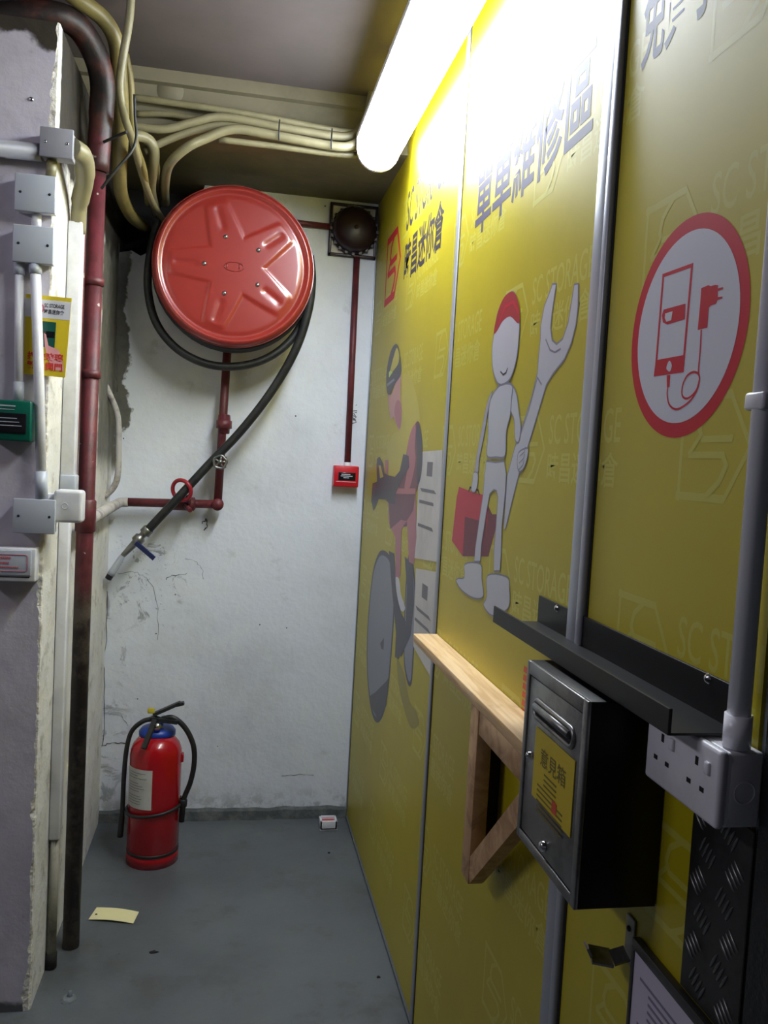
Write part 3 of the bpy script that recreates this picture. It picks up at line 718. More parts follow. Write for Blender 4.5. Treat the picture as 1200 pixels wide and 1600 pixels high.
# ------------------------------------------------------------------ alarm bell, call point and their conduit
bx0, bx1, bz0, bz1 = 0.300, 0.472, 2.048, 2.232
bell = thing('alarm_bell', 'dark round fire alarm bell on a square plate beside the yellow wall', 'alarm bell', (0.385, YB, 2.14))
MB().box(bx0+0.006, bx1-0.006, YB-0.010, YB-0.001, bz0+0.006, bz1-0.006).build('back_plate', M_PAPER, bell)
fr = MB()
for q in ((bx0, bx1, bz0, bz0+0.010), (bx0, bx1, bz1-0.010, bz1)): fr.box(q[0], q[1], YB-0.016, YB-0.001, q[2], q[3], 0.002)
for q in ((bx0, bx0+0.010, bz0, bz1), (bx1-0.010, bx1, bz0, bz1)): fr.box(q[0], q[1], YB-0.016, YB-0.001, q[2], q[3], 0.002)
fr.build('plate_frame', M_BELL, bell)
bc = Vector((0.388, YB-0.012, 2.138))
MB().lathe([(0.0, 0.062), (0.014, 0.061), (0.050, 0.056), (0.068, 0.046), (0.076, 0.030), (0.078, 0.018), (0.072, 0.018), (0.066, 0.012), (0.066, 0.0)], bc, (0, -1, 0), 40).build('gong', M_BELL, bell)
gr = MB()
for k in range(20):
    a = 2*math.pi*k/20; q = bc+Vector((math.cos(a)*0.0815, -0.010, math.sin(a)*0.0815)); gr.box(q.x-0.005, q.x+0.005, q.y-0.008, q.y+0.008, q.z-0.005, q.z+0.005)
gr.lathe([(0.083, 0.0), (0.083, 0.014), (0.074, 0.018)], bc, (0, -1, 0), 40)
gr.build('toothed_base', M_BELL, bell)
MB().lathe([(0, 0.068), (0.006, 0.067), (0.008, 0.060)], bc, (0, -1, 0), 12).build('dome_nut', M_BELL, bell)

cp0, cp1 = hy(523, 727, YB-0.05), hy(560, 762, YB-0.05)
cpo = thing('call_point', 'small red break-glass fire alarm call point on the white wall', 'call point', ((cp0.x+cp1.x)/2, YB, cp1.z))
x0, x1, z0, z1 = cp0.x, cp1.x, cp1.z, cp0.z
MB().box(x0, x1, YB-0.046, YB-0.001, z0, z1, 0.004).build('case', M_REDBOX, cpo)
MB().box(x0+0.016, x1-0.012, YB-0.048, YB-0.044, z0+0.024, z0+0.052, 0.001).build('glass_window', mat('dark_glass', srgb(24, 24, 28), 0.15), cpo)
s = MB()
for k, (q0, q1) in enumerate(((0.026, 0.058), (0.024, 0.066), (0.034, 0.054))): s.box(x0+q0, x0+q1, YB-0.0486, YB-0.0479, z0+0.044-k*0.006, z0+0.0462-k*0.006)
s.box(x0+0.008, x1-0.010, YB-0.0475, YB-0.045, z0+0.018, z0+0.0195); s.build('print', M_WPRINT, cpo)
bco = thing('bell_conduit', 'thin dark red conduit from the call point up to the alarm bell', 'conduit', (0.37, YB, 1.3))
t0, t1 = hy(557, 412, YB-0.012), hy(543, 724, YB-0.012)
MB().tube([Vector((t0.x, YB-0.0125, bz0+0.002)), Vector((t1.x, YB-0.0125, z1-0.002))], 0.0115, 12).build('tube', M_REDPIPE, bco)
MB().lathe([(0.0145, 0), (0.0145, 0.012), (0.0115, 0.014)], (t1.x, YB-0.0145, z1-0.001), (0, 0, 1), 12).build('end_collar', M_WPLAST, bco)
o = MB().tube([(0.08, YB-0.012, 2.149), (bx0-0.001, YB-0.012, 2.146)], 0.0105, 12).build('reel_conduit', M_REDPIPE)
tag(o, 'short dark red conduit between the hose reel and the alarm bell', 'conduit')
# pen scribble on the wall beside the conduit
s = MB(); c = hy(554, 650, YB-0.0012)
rnd = random.Random(5)
for z_, n_ in ((0.034, 3), (0.018, 4), (0.004, 4), (-0.008, 6), (-0.020, 6)):
    pts = [c+Vector((rnd.uniform(-0.009, 0.009), 0, z_+rnd.uniform(-0.008, 0.008))) for _ in range(n_)]
    s.tube(pts, 0.0011, 5)
o = s.build('pen_scribble', M_INK, wb)

# ------------------------------------------------------------------ fire extinguisher
EX, EY, ER = -0.202, 2.742, 0.0815
ext = thing('fire_extinguisher', 'red fire extinguisher with black hose standing on the grey floor', 'fire extinguisher', (EX, EY, 0))
E_ = (EX, EY, 0)
MB().lathe([(0.0, 0.012), (ER-0.006, 0.012), (ER, 0.020), (ER, 0.350), (ER-0.002, 0.366), (ER-0.009, 0.385), (ER-0.022, 0.401), (ER-0.040, 0.411), (0.026, 0.416), (0.0, 0.418)], E_, seg=56).build('cylinder_body', M_REDEXT, ext)
MB().lathe([(ER-0.008, 0.0), (ER+0.001, 0.0), (ER+0.001, 0.030), (ER-0.002, 0.036)], E_, seg=56).build('base_ring', M_REDEXT, ext)
MB().lathe([(ER-0.001, 0.036), (ER+0.0015, 0.037), (ER+0.0015, 0.045), (ER-0.001, 0.046)], E_, seg=56).build('base_band', M_BLACKRUB, ext)
MB().lathe([(0.050, 0.404), (0.058, 0.408), (0.058, 0.420), (0.050, 0.430), (0.034, 0.436), (0.018, 0.438)], (EX, EY+0.016, 0), seg=36).build('blue_collar', mat('blue_plastic', srgb(24, 60, 150), 0.4), ext)
MB().lathe([(0.024, 0.415), (0.026, 0.425), (0.020, 0.432), (0.020, 0.452), (0.026, 0.456), (0.026, 0.470), (0.012, 0.474), (0, 0.475)], E_, seg=24).build('valve', M_CHROME, ext)
hd = MB(); hd.bar((EX-0.012, EY-0.01, 0.480), (EX+0.070, EY-0.015, 0.520), 0.010, 0.022); hd.bar((EX+0.050, EY-0.0145, 0.511), (EX+0.082, EY-0.016, 0.519), 0.009, 0.020)
hd.build('squeeze_lever', M_BLACKRUB, ext)
hd = MB(); hd.bar((EX-0.02, EY-0.012, 0.468), (EX+0.066, EY-0.03, 0.462), 0.012, 0.022); hd.bar((EX-0.005, EY-0.028, 0.468), (EX-0.032, EY-0.085, 0.395), 0.011, 0.016); hd.build('carry_handle', M_BLACKRUB, ext)
MB().box(EX-0.030, EX-0.008, EY-0.026, EY-0.022, 0.488, 0.506, 0.003).build('seal_tag', mat('yellow_tag', srgb(206, 190, 60), 0.5), ext)
MB().lathe([(0, 0.0), (0.013, 0.0), (0.013, 0.012), (0, 0.014)], (EX+0.002, EY-0.026, 0.446), (0, -1, 0), 16).build('gauge', M_CHROME, ext)
hp = [Vector((EX+0.015, EY-0.01, 0.466)), Vector((EX+0.05, EY-0.02, 0.472)), Vector((EX+0.088, EY-0.02, 0.440)), Vector((EX+0.116, EY-0.02, 0.385)), Vector((EX+0.122, EY-0.02, 0.325)), Vector((EX+0.113, EY-0.02, 0.262)), Vector((EX+0.096, EY-0.02, 0.212)), Vector((EX+0.090, EY-0.02, 0.175))]
MB().tube(cr(hp, 6), 0.0085, 12).build('hose', M_BLACKRUB, ext)
MB().lathe([(0.010, 0.0), (0.013, 0.004), (0.013, 0.024), (0.009, 0.028), (0.009, 0.075), (0.0, 0.075)], (EX+0.093, EY-0.02, 0.205), (-0.05, 0, -1), 14).build('hose_nozzle', M_BLACKRUB, ext)
hl = [Vector((EX-0.012, EY-0.01, 0.466)), Vector((EX-0.045, EY-0.012, 0.458)), Vector((EX-0.078, EY-0.010, 0.425)), Vector((EX-0.092, EY-0.006, 0.365)), Vector((EX-0.097, EY-0.006, 0.28)), Vector((EX-0.098, EY-0.006, 0.17)), Vector((EX-0.102, EY-0.01, 0.08))]
MB().tube(cr(hl, 6), [0.0075]*32+[0.0095]*5, 12).build('hose_loop', M_BLACKRUB, ext)
strap = [(EX+(ER+0.006)*math.cos(a), EY+(ER+0.006)*math.sin(a), 0.178+0.012*math.cos(a)) for a in [2*math.pi*k/56 for k in range(56)]]
MB().tube(strap, 0.0052, 8, closed=True).build('strap', M_BLACKRUB, ext)
lb = MB(); n = 14
for k in range(n+1):
    a = math.radians(196 + (268-196)*k/n); x, y = EX+(ER+0.0008)*math.cos(a), EY+(ER+0.0008)*math.sin(a); lb.v += [(x, y, 0.195), (x, y, 0.322)]
for k in range(n): lb.f.append([2*k, 2*k+2, 2*k+3, 2*k+1]); lb.mi.append(0); lb.sm.append(True)
label = lb.build('paper_label', M_PAPER, ext)
lp_ = MB()
for r in range(13):
    if r in (3, 8): continue
    z = 0.308-r*0.0082; a0, a1 = 205, 205+random.Random(r).uniform(25, 52); m = 8
    for k in range(m):
        q = [math.radians(a0+(a1-a0)*j/m) for j in (k, k+1)]
        lp_.add([(EX+(ER+0.0014)*math.cos(t), EY+(ER+0.0014)*math.sin(t), zz) for t, zz in ((q[0], z), (q[1], z), (q[1], z+0.0022), (q[0], z+0.0022))], [(0, 1, 2, 3)])
lp_.build('label_print', M_GREYINK, label)
MB().box(EX+ER-0.006, EX+ER+0.006, EY-0.012, EY+0.012, 0.322, 0.350, 0.003).build('side_tab', M_REDEXT, ext)

# ------------------------------------------------------------------ small things on the floor
q = [hz(138, 1438), hz(151, 1420), hz(217, 1427), hz(208, 1444)]
mb = MB(); m_ = [q[0], q[1], q[2], q[3]]
N = 6; top = []
for i in range(N+1):
    a = q[0].lerp(q[3], i/N); b = q[1].lerp(q[2], i/N); lift = 0.0015+0.004*math.sin(math.pi*i/N)
    top += [Vector((a.x, a.y, lift+0.001)), Vector((b.x, b.y, lift+0.003))]
mb.add(top, [(2*i, 2*i+2, 2*i+3, 2*i+1) for i in range(N)], 0, True)
mb.add([v-Vector((0, 0, 0.0008)) for v in top], [(2*i+1, 2*i+3, 2*i+2, 2*i) for i in range(N)], 0, True)
ft = thing('paper_tag', 'pale yellow paper tag lying on the grey floor', 'tag', (q[0].x, q[0].y, 0))
mb.build('card', mat('pale_yellow_card', srgb(232, 222, 168), 0.8), ft)
h = q[0].lerp(q[1], 0.45).lerp(q[3], 0.10)
MB().lathe([(0.0, 0.0), (0.0035, 0.0)], (h.x, h.y, 0.0052), (0, 0, 1), 12).build('punched_hole', M_DARK, ft)

p = hz(512, 1292); bxo = thing('small_box', 'tiny white open box with red inside on the floor by the yellow wall', 'box', (p.x, p.y, 0))
mb = MB(); W, D_, H_ = 0.031, 0.026, 0.032
mb.box(p.x-W, p.x+W, p.y-D_, p.y+D_, 0.0, 0.006)
for q in ((-W, -W+0.008, -D_, D_), (W-0.008, W, -D_, D_), (-W, W, -D_, -D_+0.008), (-W, W, D_-0.008, D_)): mb.box(p.x+q[0], p.x+q[1], p.y+q[2], p.y+q[3], 0.0, H_, 0.0015)
mb.build('tray', M_WPLAST, bxo)
MB().box(p.x-W+0.009, p.x+W-0.009, p.y-D_+0.009, p.y+D_-0.009, 0.006, 0.022, 0.002).build('red_filling', M_REDBOX, bxo)

p = hz(107, 1562); st_ = thing('floor_anchor', 'small grey painted anchor bolt sticking out of the floor', 'bolt', (p.x, p.y, 0))
M_FP = mat('painted_floor_grey', srgb(104, 110, 112), 0.6, bump=0.4, bscale=80)
MB().lathe([(0.0, 0.009), (0.012, 0.009), (0.018, 0.004), (0.020, 0.0)], (p.x, p.y, 0), seg=10).build('base_plate', M_FP, st_)
MB().lathe([(0.0, 0.022), (0.005, 0.021), (0.006, 0.008)], (p.x+0.003, p.y, 0), seg=8).build('stud', M_FP, st_)
for (px, py, s1, lab) in ((240, 1488, 0.010, 'dark crumb on the floor in front of the paper tag'), (591, 1527, 0.005, 'dark speck on the floor beside the yellow wall'), (514, 1333, 0.004, 'dark speck on the floor in front of the small white box')):
    p = hz(px, py); mb = MB(); rn = random.Random(px)
    prof = [(0.0, 0.004), (0.5, 0.0035), (0.9, 0.0015), (1.0, 0.0)]
    vs = []; seg = 9
    wob = [rn.uniform(0.6, 1.2) for _ in range(seg)]
    for r, h in prof:
        for k in range(seg):
            a = 2*math.pi*k/seg; vs.append((p.x+s1*1.3*r*wob[k]*math.cos(a), p.y+s1*0.8*r*wob[k]*math.sin(a), h))
    mb.add(vs, [(i*seg+k, (i+1)*seg+k, (i+1)*seg+(k+1) % seg, i*seg+(k+1) % seg) for i in range(3) for k in range(seg)])
    tag(mb.build('floor_crumb', M_DARK), lab, 'debris')

# ------------------------------------------------------------------ ledge, shelf, letter box, socket, hook and notice on the right wall
led = thing('wooden_ledge', 'narrow pale pine ledge on the yellow wall with folded triangular bracket', 'shelf', (XR, 1.4, 0.92))
MB().box(0.419, XR-0.001, 1.03, 1.838, 0.926, 0.945, 0.0012).build('ledge_board', M_WOOD, led)
BX0, BX1 = 0.421, 0.447
br = MB().box(BX0, BX1, 1.325, 1.368, 0.626, 0.925, 0.001); br.build('bracket_post', M_WOOD2, led)
MB().box(BX0+0.002, BX1-0.002, 1.04, 1.325, 0.884, 0.925, 0.001).build('bracket_rail', M_WOOD2, led)
MB().bar((0.434, 1.330, 0.645), (0.434, 1.075, 0.882), 0.036, 0.024, up=(0, 1, 1)).build('bracket_brace', M_WOOD2, led)
MB().box(BX1, XR-0.001, 1.350, 1.366, 0.64, 0.925, 0.001).build('gap_shade_block', M_DARK, led)  # dark block standing in for the shaded gap behind the bracket post

shf = thing('black_shelf', 'long black steel tray shelf screwed to the yellow wall above the letter box', 'shelf', (XR, 0.95, 1.1))
MB().box(XR-0.004, XR-0.0005, 0.692, 1.217, 1.095, 1.138, 0.0006, 1).build('back_plate', M_BLACKSTEEL, shf)
MB().box(0.402, XR-0.004, 0.692, 1.217, 1.095, 1.0975).build('tray', M_BLACKSTEEL, shf)
MB().box(0.400, 0.4035, 0.692, 1.217, 1.095, 1.120, 0.0006, 1).build('front_lip', M_BLACKSTEEL, shf)
for px, py in ((868, 950), (1103, 1060)):
    p = hx(px, py, XR-0.006); s_ = MB().lathe([(0, 0.0035), (0.003, 0.003), (0.0055, 0.0)], (XR-0.004, p.y, p.z), (-1, 0, 0), 14); s_.build('screw', M_CHROME, shf)

mx0, my0, my1, mz0, mz1 = 0.379, 0.818, 1.003, 0.862, 1.089
mail = thing('letter_box', 'brushed steel letter box with yellow notice mounted on the yellow wall', 'mailbox', (XR, 0.91, mz0))
MB().box(mx0+0.004, XR-0.001, my0, my1, mz0, mz1, 0.0015).build('case', mat('mail_dark_steel', srgb(30, 30, 30), 0.42, 0.5), mail)
fr = MB()
fr.box(mx0, mx0+0.005, my0, my0+0.012, mz0, mz1, 0.001); fr.box(mx0, mx0+0.005, my1-0.010, my1, mz0, mz1, 0.001)
fr.box(mx0, mx0+0.005, my0+0.011, my1-0.009, mz1-0.016, mz1, 0.001); fr.box(mx0, mx0+0.005, my0+0.011, my1-0.009, mz0, mz0+0.012, 0.001)
fr.build('front_frame', M_STEEL, mail)
dr = MB().box(mx0+0.0015, mx0+0.006, my0+0.0135, my1-0.0115, mz0+0.0135, mz1-0.0175, 0.001).build('door', M_STEEL, mail)
yc = (my0+my1)/2
sl = MB(); zc_ = 1.038
pts = [Vector((mx0+0.001, yc+sy*0.058, zc_+sz*0.009)) for sy, sz in ((-1, -1), (1, -1), (1, 1), (-1, 1))]
ringp = []
for k in range(32):
    a = 2*math.pi*k/32; ringp.append(Vector((mx0+0.0005, yc-0.002+0.050*(1 if math.cos(a) > 0 else -1)+0.0105*math.cos(a), zc_+0.0105*math.sin(a))))
MB().tube(ringp, 0.0032, 8, closed=True).build('slot_rim', M_STEEL, dr)
MB().box(mx0+0.0008, mx0+0.0025, yc-0.058, yc+0.054, zc_-0.008, zc_+0.001, 0.0005, 1).build('slot', M_DARK, dr)
fp = MB().tube([(mx0-0.001, yc-0.056, zc_+0.003), (mx0-0.001, yc+0.052, zc_+0.003)], 0.0052, 10); fp.build('slot_flap', M_STEEL, dr)
def onbox(px, py): 
    p = hx(px, py, mx0+0.001); return (p.y, p.z)
q = [onbox(838, 1135), onbox(899, 1188), onbox(892, 1310), onbox(832, 1242)]
yA, yB_ = (q[0][0]+q[3][0])/2, (q[1][0]+q[2][0])/2; zT, zBt = (q[0][1]+q[1][1])/2, (q[2][1]+q[3][1])/2
yl = MB().box(mx0+0.0002, mx0+0.0012, yB_, yA, zBt, zT); st2 = yl.build('yellow_sticker', mat('sticker_yellow', srgb(206, 184, 24), 0.5), dr)
M_SPRINT = mat('sticker_ink', srgb(112, 98, 24), 0.5); s = MB(); XX = mx0+0.0002; w = yA-yB_
put_text(s, '\u610f\u898b\u7bb1', (XX-0.0003, yA-w*0.18, zT-0.040), (0, -w*0.64, 0), (0, 0, 0.022), 0.01)
for r in range(9):
    z = zT-0.048-r*0.0062; a_ = yA-w*(0.3 if r < 3 else 0.14); b_ = yA-w*(0.62 if r < 4 else 0.8)
    s.box(XX-0.0004, XX-0.0002, b_, a_, z, z+0.0022)
s.build('sticker_print', M_SPRINT, dr)
s = MB(); s.box(XX-0.0005, XX-0.0002, yB_+w*0.34, yB_+w*0.46, zBt+0.006, zBt+0.020)
s.build('sticker_red_mark', mat('orange_red_print', srgb(206, 70, 30), 0.4), dr)
for (px, py, r_) in ((829, 1180, 0.0045), (850, 1322, 0.0060)):
    yy_, zz_ = onbox(px, py); MB().lathe([(0, 0.006), (r_*0.7, 0.0055), (r_, 0.003), (r_*1.1, 0.0)], (mx0+0.001, yy_, zz_), (-1, 0, 0), 16).build('lock', M_CHROME, dr)

skt = thing('double_socket', 'white double power socket on the yellow wall below the black shelf', 'socket', (XR, 0.72, 1.02))
SX, SY0, SY1, SZ0, SZ1 = 0.4305, 0.655, 0.785, 1.022, 1.0925
MB().box(SX+0.009, XR-0.001, SY0+0.001, SY1-0.001, SZ0+0.001, SZ1-0.001, 0.003).build('back_box', M_WPLAST, skt)
MB().box(SX, SX+0.0095, SY0, SY1, SZ0, SZ1, 0.004, 3).build('face_plate', M_WPLAST, skt)
MB().tube([Vector((XR-0.018+0.010*math.cos(2*math.pi*k/28), SY0+0.0008, (SZ0+SZ1)/2-0.002+0.010*math.sin(2*math.pi*k/28))) for k in range(28)], 0.0009, 6, closed=True).build('knockout_ring', M_WPLAST, skt)
for yc_ in (SY0+0.036, SY1-0.032):
    s = MB(); s.box(SX-0.0003, SX+0.002, yc_-0.0025, yc_+0.0025, 1.068, 1.076); 
    for dy in (-0.011, 0.011): s.box(SX-0.0003, SX+0.002, yc_+dy-0.0035, yc_+dy+0.0035, 1.047, 1.0515)
    s.build('pin_holes', M_DARK, skt)
    MB().box(SX-0.003, SX+0.001, yc_-0.019-0.004, yc_-0.019+0.004, 1.066, 1.078, 0.0015).build('rocker_switch', M_WPLAST, skt)
cnd = thing('white_conduit', 'white vertical conduit rising from the double socket on the yellow wall', 'conduit', (XR, 0.668, SZ1))
CX, CY = 0.4535, 0.668
MB().tube([(CX, CY, SZ1+0.0005), (CX, CY, SZ1+0.030)], 0.0122, 20).build('coupling', mat('bright_white_plastic', srgb(240, 240, 244), 0.3), cnd)
MB().tube([(CX, CY, SZ1+0.024), (CX, CY, CEIL-0.001)], 0.0102, 20).build('pipe', mat('bright_white_plastic', srgb(240, 240, 244), 0.3), cnd)
for z in (1.40, 1.9): MB().box(CX-0.011, XR-0.0005, CY-0.014, CY+0.014, z-0.008, z+0.008, 0.003).build('saddle', M_WPLAST, cnd)

# chequer plate guard near the door
cp = thing('chequer_plate', 'dark chequered metal guard plate on the wall below the socket', 'metal plate', (XR, 0.7, 0.814))
MB().box(XR-0.003, XR-0.0005, 0.659, 0.757, 0.814, 1.018, 0.0008, 1).build('sheet', mat('chequer_metal', srgb(74, 74, 72), 0.5, 0.7, col2=srgb(52, 52, 50), scale=14), cp)
M_TREAD = mat('tread_metal', srgb(120, 120, 118), 0.35, 0.8)
tread = MB()
tread.lathe([(0.0, -0.011), (0.0016, -0.008), (0.0022, 0.0), (0.0016, 0.008), (0.0, 0.011)], (0, 0, 0), (0, 0, 1), 6)
me0 = None; idx = 0
for r in range(6):
    for c in range(2):
        zc, yc2 = 0.834+r*0.033, 0.682+c*0.045+(0.012 if r % 2 else 0)
        ang = 0.5 if (r+c) % 2 else -0.9
        for k in range(4):
            off = (k-1.5)*0.0068
            if me0 is None:
                o = tread.build('tread_bar', M_TREAD, cp); me0 = o.data
            else:
                o = bpy.data.objects.new('tread_bar', me0); COL.objects.link(o); o.parent = cp
            o.matrix_parent_inverse = Matrix.Identity(4)
            o.location = Vector((XR-0.003, yc2+off*math.cos(ang), zc+off*math.sin(ang)))-cp.location
            o.rotation_euler = (ang, 0, 0)

hk = thing('metal_hook', 'small bent metal hook on the yellow wall below the letter box', 'hook', (XR, 0.87, 0.78))
MB().box(XR-0.003, XR-0.0005, 0.856, 0.876, 0.768, 0.824, 0.0008, 1).build('plate', M_STEEL, hk)
hkb = MB(); hp_ = [Vector((XR-0.002, 0.870, 0.778)), Vector((XR-0.02, 0.872, 0.772)), Vector((XR-0.045, 0.876, 0.776)), Vector((XR-0.050, 0.877, 0.786))]
for i in range(3): hkb.bar(hp_[i], hp_[i+1], (0.020, 0.026, 0.016)[i], 0.003, up=(0, 1, 0.3))
hkb.build('bent_arm', M_STEEL, hk)
MB().lathe([(0, 0.002), (0.003, 0.0015), (0.0035, 0)], (XR-0.003, 0.868, 0.809), (-1, 0, 0), 10).build('screw', M_DARK, hk)

nt_ = thing('framed_notice', 'white printed notice in a dark frame low on the yellow wall', 'notice', (XR, 0.75, 0.5))
MB().box(XR-0.010, XR-0.0005, 0.665, 0.847, 0.800, 0.812, 0.001).build('top_rail', mat('dark_grey_frame', srgb(58, 58, 56), 0.4), nt_)
MB().box(XR-0.010, XR-0.0005, 0.841, 0.847, 0.520, 0.800, 0.001).build('side_rail', MATS['dark_grey_frame'], nt_)
MB().box(XR-0.008, XR-0.0045, 0.668, 0.841, 0.525, 0.800).build('sheet', mat('notice_paper', srgb(196, 190, 206), 0.7), nt_)
s = MB()
for r in range(26):
    rn = random.Random(r*7); z = 0.775-r*0.0085
    if r % 6 == 5: continue
    s.box(XR-0.0084, XR-0.0081, 0.69+rn.uniform(0, 0.05), 0.826-(0.02 if r % 6 else 0), z, z+0.003)
s.build('print', mat('notice_ink', srgb(128, 124, 140), 0.8), nt_)

# ------------------------------------------------------------------ pillar: boxes, conduits, sign
def screws(box, pts, y, m=None):
    for x, z in pts: MB().lathe([(0, 0.0012), (0.0026, 0.001), (0.003, 0)], (x, y, z), (0, -1, 0), 10).build('screw', m or M_DARK, box)
def jbox(name, label, x0, x1, z0, z1, d=0.036, m=None, bev=0.002, sm=None):
    o = thing(name, label, 'junction box', ((x0+x1)/2, YP, z0))
    MB().box(x0+0.003, x1-0.003, YP-d+0.006, YP-0.001, z0+0.003, z1-0.003, 0.001).build('back_box', m or M_WPLAST, o)
    MB().box(x0, x1, YP-d, YP-d+0.007, z0, z1, bev).build('cover', m or M_GPLAST, o)
    zc = (z0+z1)/2; screws(o, ((x0+0.012, zc), (x1-0.012, zc)), YP-d, sm); return o
jbox('junction_box', 'topmost grey box on the pillar with two bright screws and a side elbow', -0.437, -0.368, 1.943, 2.006, 0.045, M_GCOND, 0.002, M_CHROME)
jbox('junction_box', 'upper of the two stacked square white boxes on the pillar', -0.487, -0.403, 1.826, 1.906)
jbox('junction_box', 'lower of the two stacked square white boxes, above the yellow sign', -0.488, -0.404, 1.717, 1.797)
jbox('junction_box', 'square white blank box on the pillar below the green call point', -0.472, -0.383, 1.127, 1.204)
o = thing('rounded_box', 'small rounded white box beside the red riser pipe', 'junction box', (-0.36, 2.06, 1.15))
MB().box(-0.392, -0.330, 1.985, 2.035, 1.152, 1.226, 0.008, 3).build('case', M_WPLAST, o)
MB().tube([Vector((-0.367+0.0065*math.cos(2*math.pi*k/24), 1.9848, 1.190+0.0065*math.sin(2*math.pi*k/24))) for k in range(24)], 0.0008, 6, closed=True).build('knockout_ring', M_WPLAST, o)
MB().box(-0.420, -0.391, 2.002, 2.03, 1.165, 1.215, 0.002).build('wall_mount', M_WPLAST, o)
# call point, exit button
o = thing('door_release', 'dark green break-glass door release unit at the pillar edge', 'call point', (-0.48, YP, 1.327))
MB().box(-0.527, -0.437, YP-0.045, YP-0.001, 1.329, 1.418, 0.004).build('case', mat('green_plastic', srgb(0, 84, 68), 0.35), o)
MB().box(-0.519, -0.447, YP-0.047, YP-0.044, 1.346, 1.390, 0.001).build('glass_window', MATS['dark_glass'], o)
s = MB(); s.box(-0.515, -0.470, YP-0.0458, YP-0.0449, 1.404, 1.407); s.box(-0.512, -0.472, YP-0.0458, YP-0.0449, 1.397, 1.3985)
for k in range(3): s.box(-0.512, -0.466+0.005*k, YP-0.0478, YP-0.0469, 1.378-k*0.008, 1.3795-k*0.008)
s.build('print', M_GPLAST, o)
o = thing('exit_button', 'white door exit button box with red outlined lettering on the pillar', 'switch', (-0.46, YP, 1.017))
MB().box(-0.535, -0.420, YP-0.040, YP-0.001, 1.019, 1.094, 0.003).build('case', M_WPLAST, o)
MB().box(-0.530, -0.4285, YP-0.044, YP-0.039, 1.033, 1.090, 0.002).build('button', M_GPLAST, o)
s = MB(); yq = YP-0.0445
rr = [Vector((x, yq, z)) for x, z in ((-0.524, 1.043), (-0.440, 1.043), (-0.436, 1.047), (-0.436, 1.076), (-0.440, 1.080), (-0.524, 1.080), (-0.528, 1.076), (-0.528, 1.047))]
s.tube(rr, 0.0008, 5, closed=True)
for a_, b_, z_, h_ in ((-0.497, -0.470, 1.070, 0.005), (-0.496, -0.472, 1.059, 0.0045), (-0.512, -0.452, 1.050, 0.0035)):
    n_ = int((b_-a_)/0.0045)
    for k in range(n_): s.box(a_+k*0.0045, a_+k*0.0045+0.0034, yq-0.0003, yq+0.0003, z_, z_+h_)
s.build('red_print', mat('faded_red_print', srgb(206, 110, 122), 0.5), o)
MB().box(-0.530, -0.432, YP-0.0402, YP-0.0395, 1.0285, 1.0305).build('lower_gap', M_DARK, o)

# yellow sign behind the conduit
def onp(px, py, Y=1.993): return hy(px, py, Y)
TL, TR, BR, BL = onp(40, 459), onp(112, 466), onp(101.5, 590), onp(36.5, 584)
sg = thing('yellow_sign', 'yellow and white door opening sign behind the pillar conduits', 'sign', BL)
def bil(u, v, off=0.0):
    a = TL.lerp(TR, u); b = BL.lerp(BR, u); p = b.lerp(a, v); return Vector((p.x, p.y-off, p.z))
def patch(mb, u0, u1, v0, v1, off): mb.add([bil(u0, v0, off), bil(u1, v0, off), bil(u1, v1, off), bil(u0, v1, off)], [(0, 1, 2, 3)])
s = MB(); c4 = [bil(0, 0), bil(1, 0), bil(1, 1), bil(0, 1)]; b4 = [v+Vector((0, 0.002, 0)) for v in c4]
s.add(c4+b4, [(0, 1, 2, 3), (7, 6, 5, 4), (0, 4, 5, 1), (1, 5, 6, 2), (2, 6, 7, 3), (3, 7, 4, 0)]); s.build('board', mat('sign_yellow', srgb(218, 192, 40), 0.45), sg)
s = MB(); patch(s, 0.0, 1.0, 0.72, 0.95, 0.0004); s.build('white_band', M_WPRINT, sg)
def sgt(mb, t, u0, u1, v0, v1, off, bold): put_text(mb, t, bil(u0, v0, off), bil(u1, v0, off)-bil(u0, v0, off), bil(u0, v1, off)-bil(u0, v0, off), bold)
s = MB(); sgt(s, LATIN, 0.42, 0.86, 0.855, 0.905, 0.0008, 0.02); sgt(s, HAN, 0.42, 0.86, 0.775, 0.835, 0.0008, 0.02); s.build('dark_lettering', M_INK, sg)
s = MB(); patch(s, 0.30, 0.70, 0.36, 0.68, 0.0006); s.build('green_unit_picture', mat('sign_green', srgb(20, 84, 72), 0.4), sg)
s = MB(); patch(s, 0.32, 0.68, 0.48, 0.56, 0.0009); s.build('unit_window_picture', MATS['dark_glass'], sg)
s = MB()
hand = [(0.44, 0.53), (0.49, 0.52), (0.56, 0.38), (0.80, 0.34), (0.90, 0.24), (0.96, 0.08), (0.70, 0.08), (0.56, 0.22), (0.48, 0.36)]
tri = geometry.tessellate_polygon([[Vector((a, b, 0)) for a, b in hand]])
s.add([bil(a, b, 0.0011) for a, b in hand], [t[::-1] if (Vector(hand[t[1]])-Vector(hand[t[0]])).cross(Vector(hand[t[2]])-Vector(hand[t[0]])) < 0 else t for t in tri]); s.build('hand_picture', mat('sign_pink', srgb(228, 160, 168), 0.45), sg)
s = MB(); sgt(s, '\u6253\u7834\u73bb\u7483', 0.08, 0.92, 0.19, 0.29, 0.0014, 0.025); sgt(s, '\u7dca\u6025\u958b\u9580', 0.08, 0.92, 0.07, 0.17, 0.0014, 0.025); s.build('red_lettering', mat('sign_red', srgb(214, 60, 50), 0.45), sg)
s = MB(); hx_ = [bil(0.36+0.055*math.cos(k*math.pi/3), 0.84+0.045*math.sin(k*math.pi/3), 0.0010) for k in range(6)]; s.tube(hx_, 0.0009, 5, closed=True); s.build('red_mark', M_REDPRINT, sg)

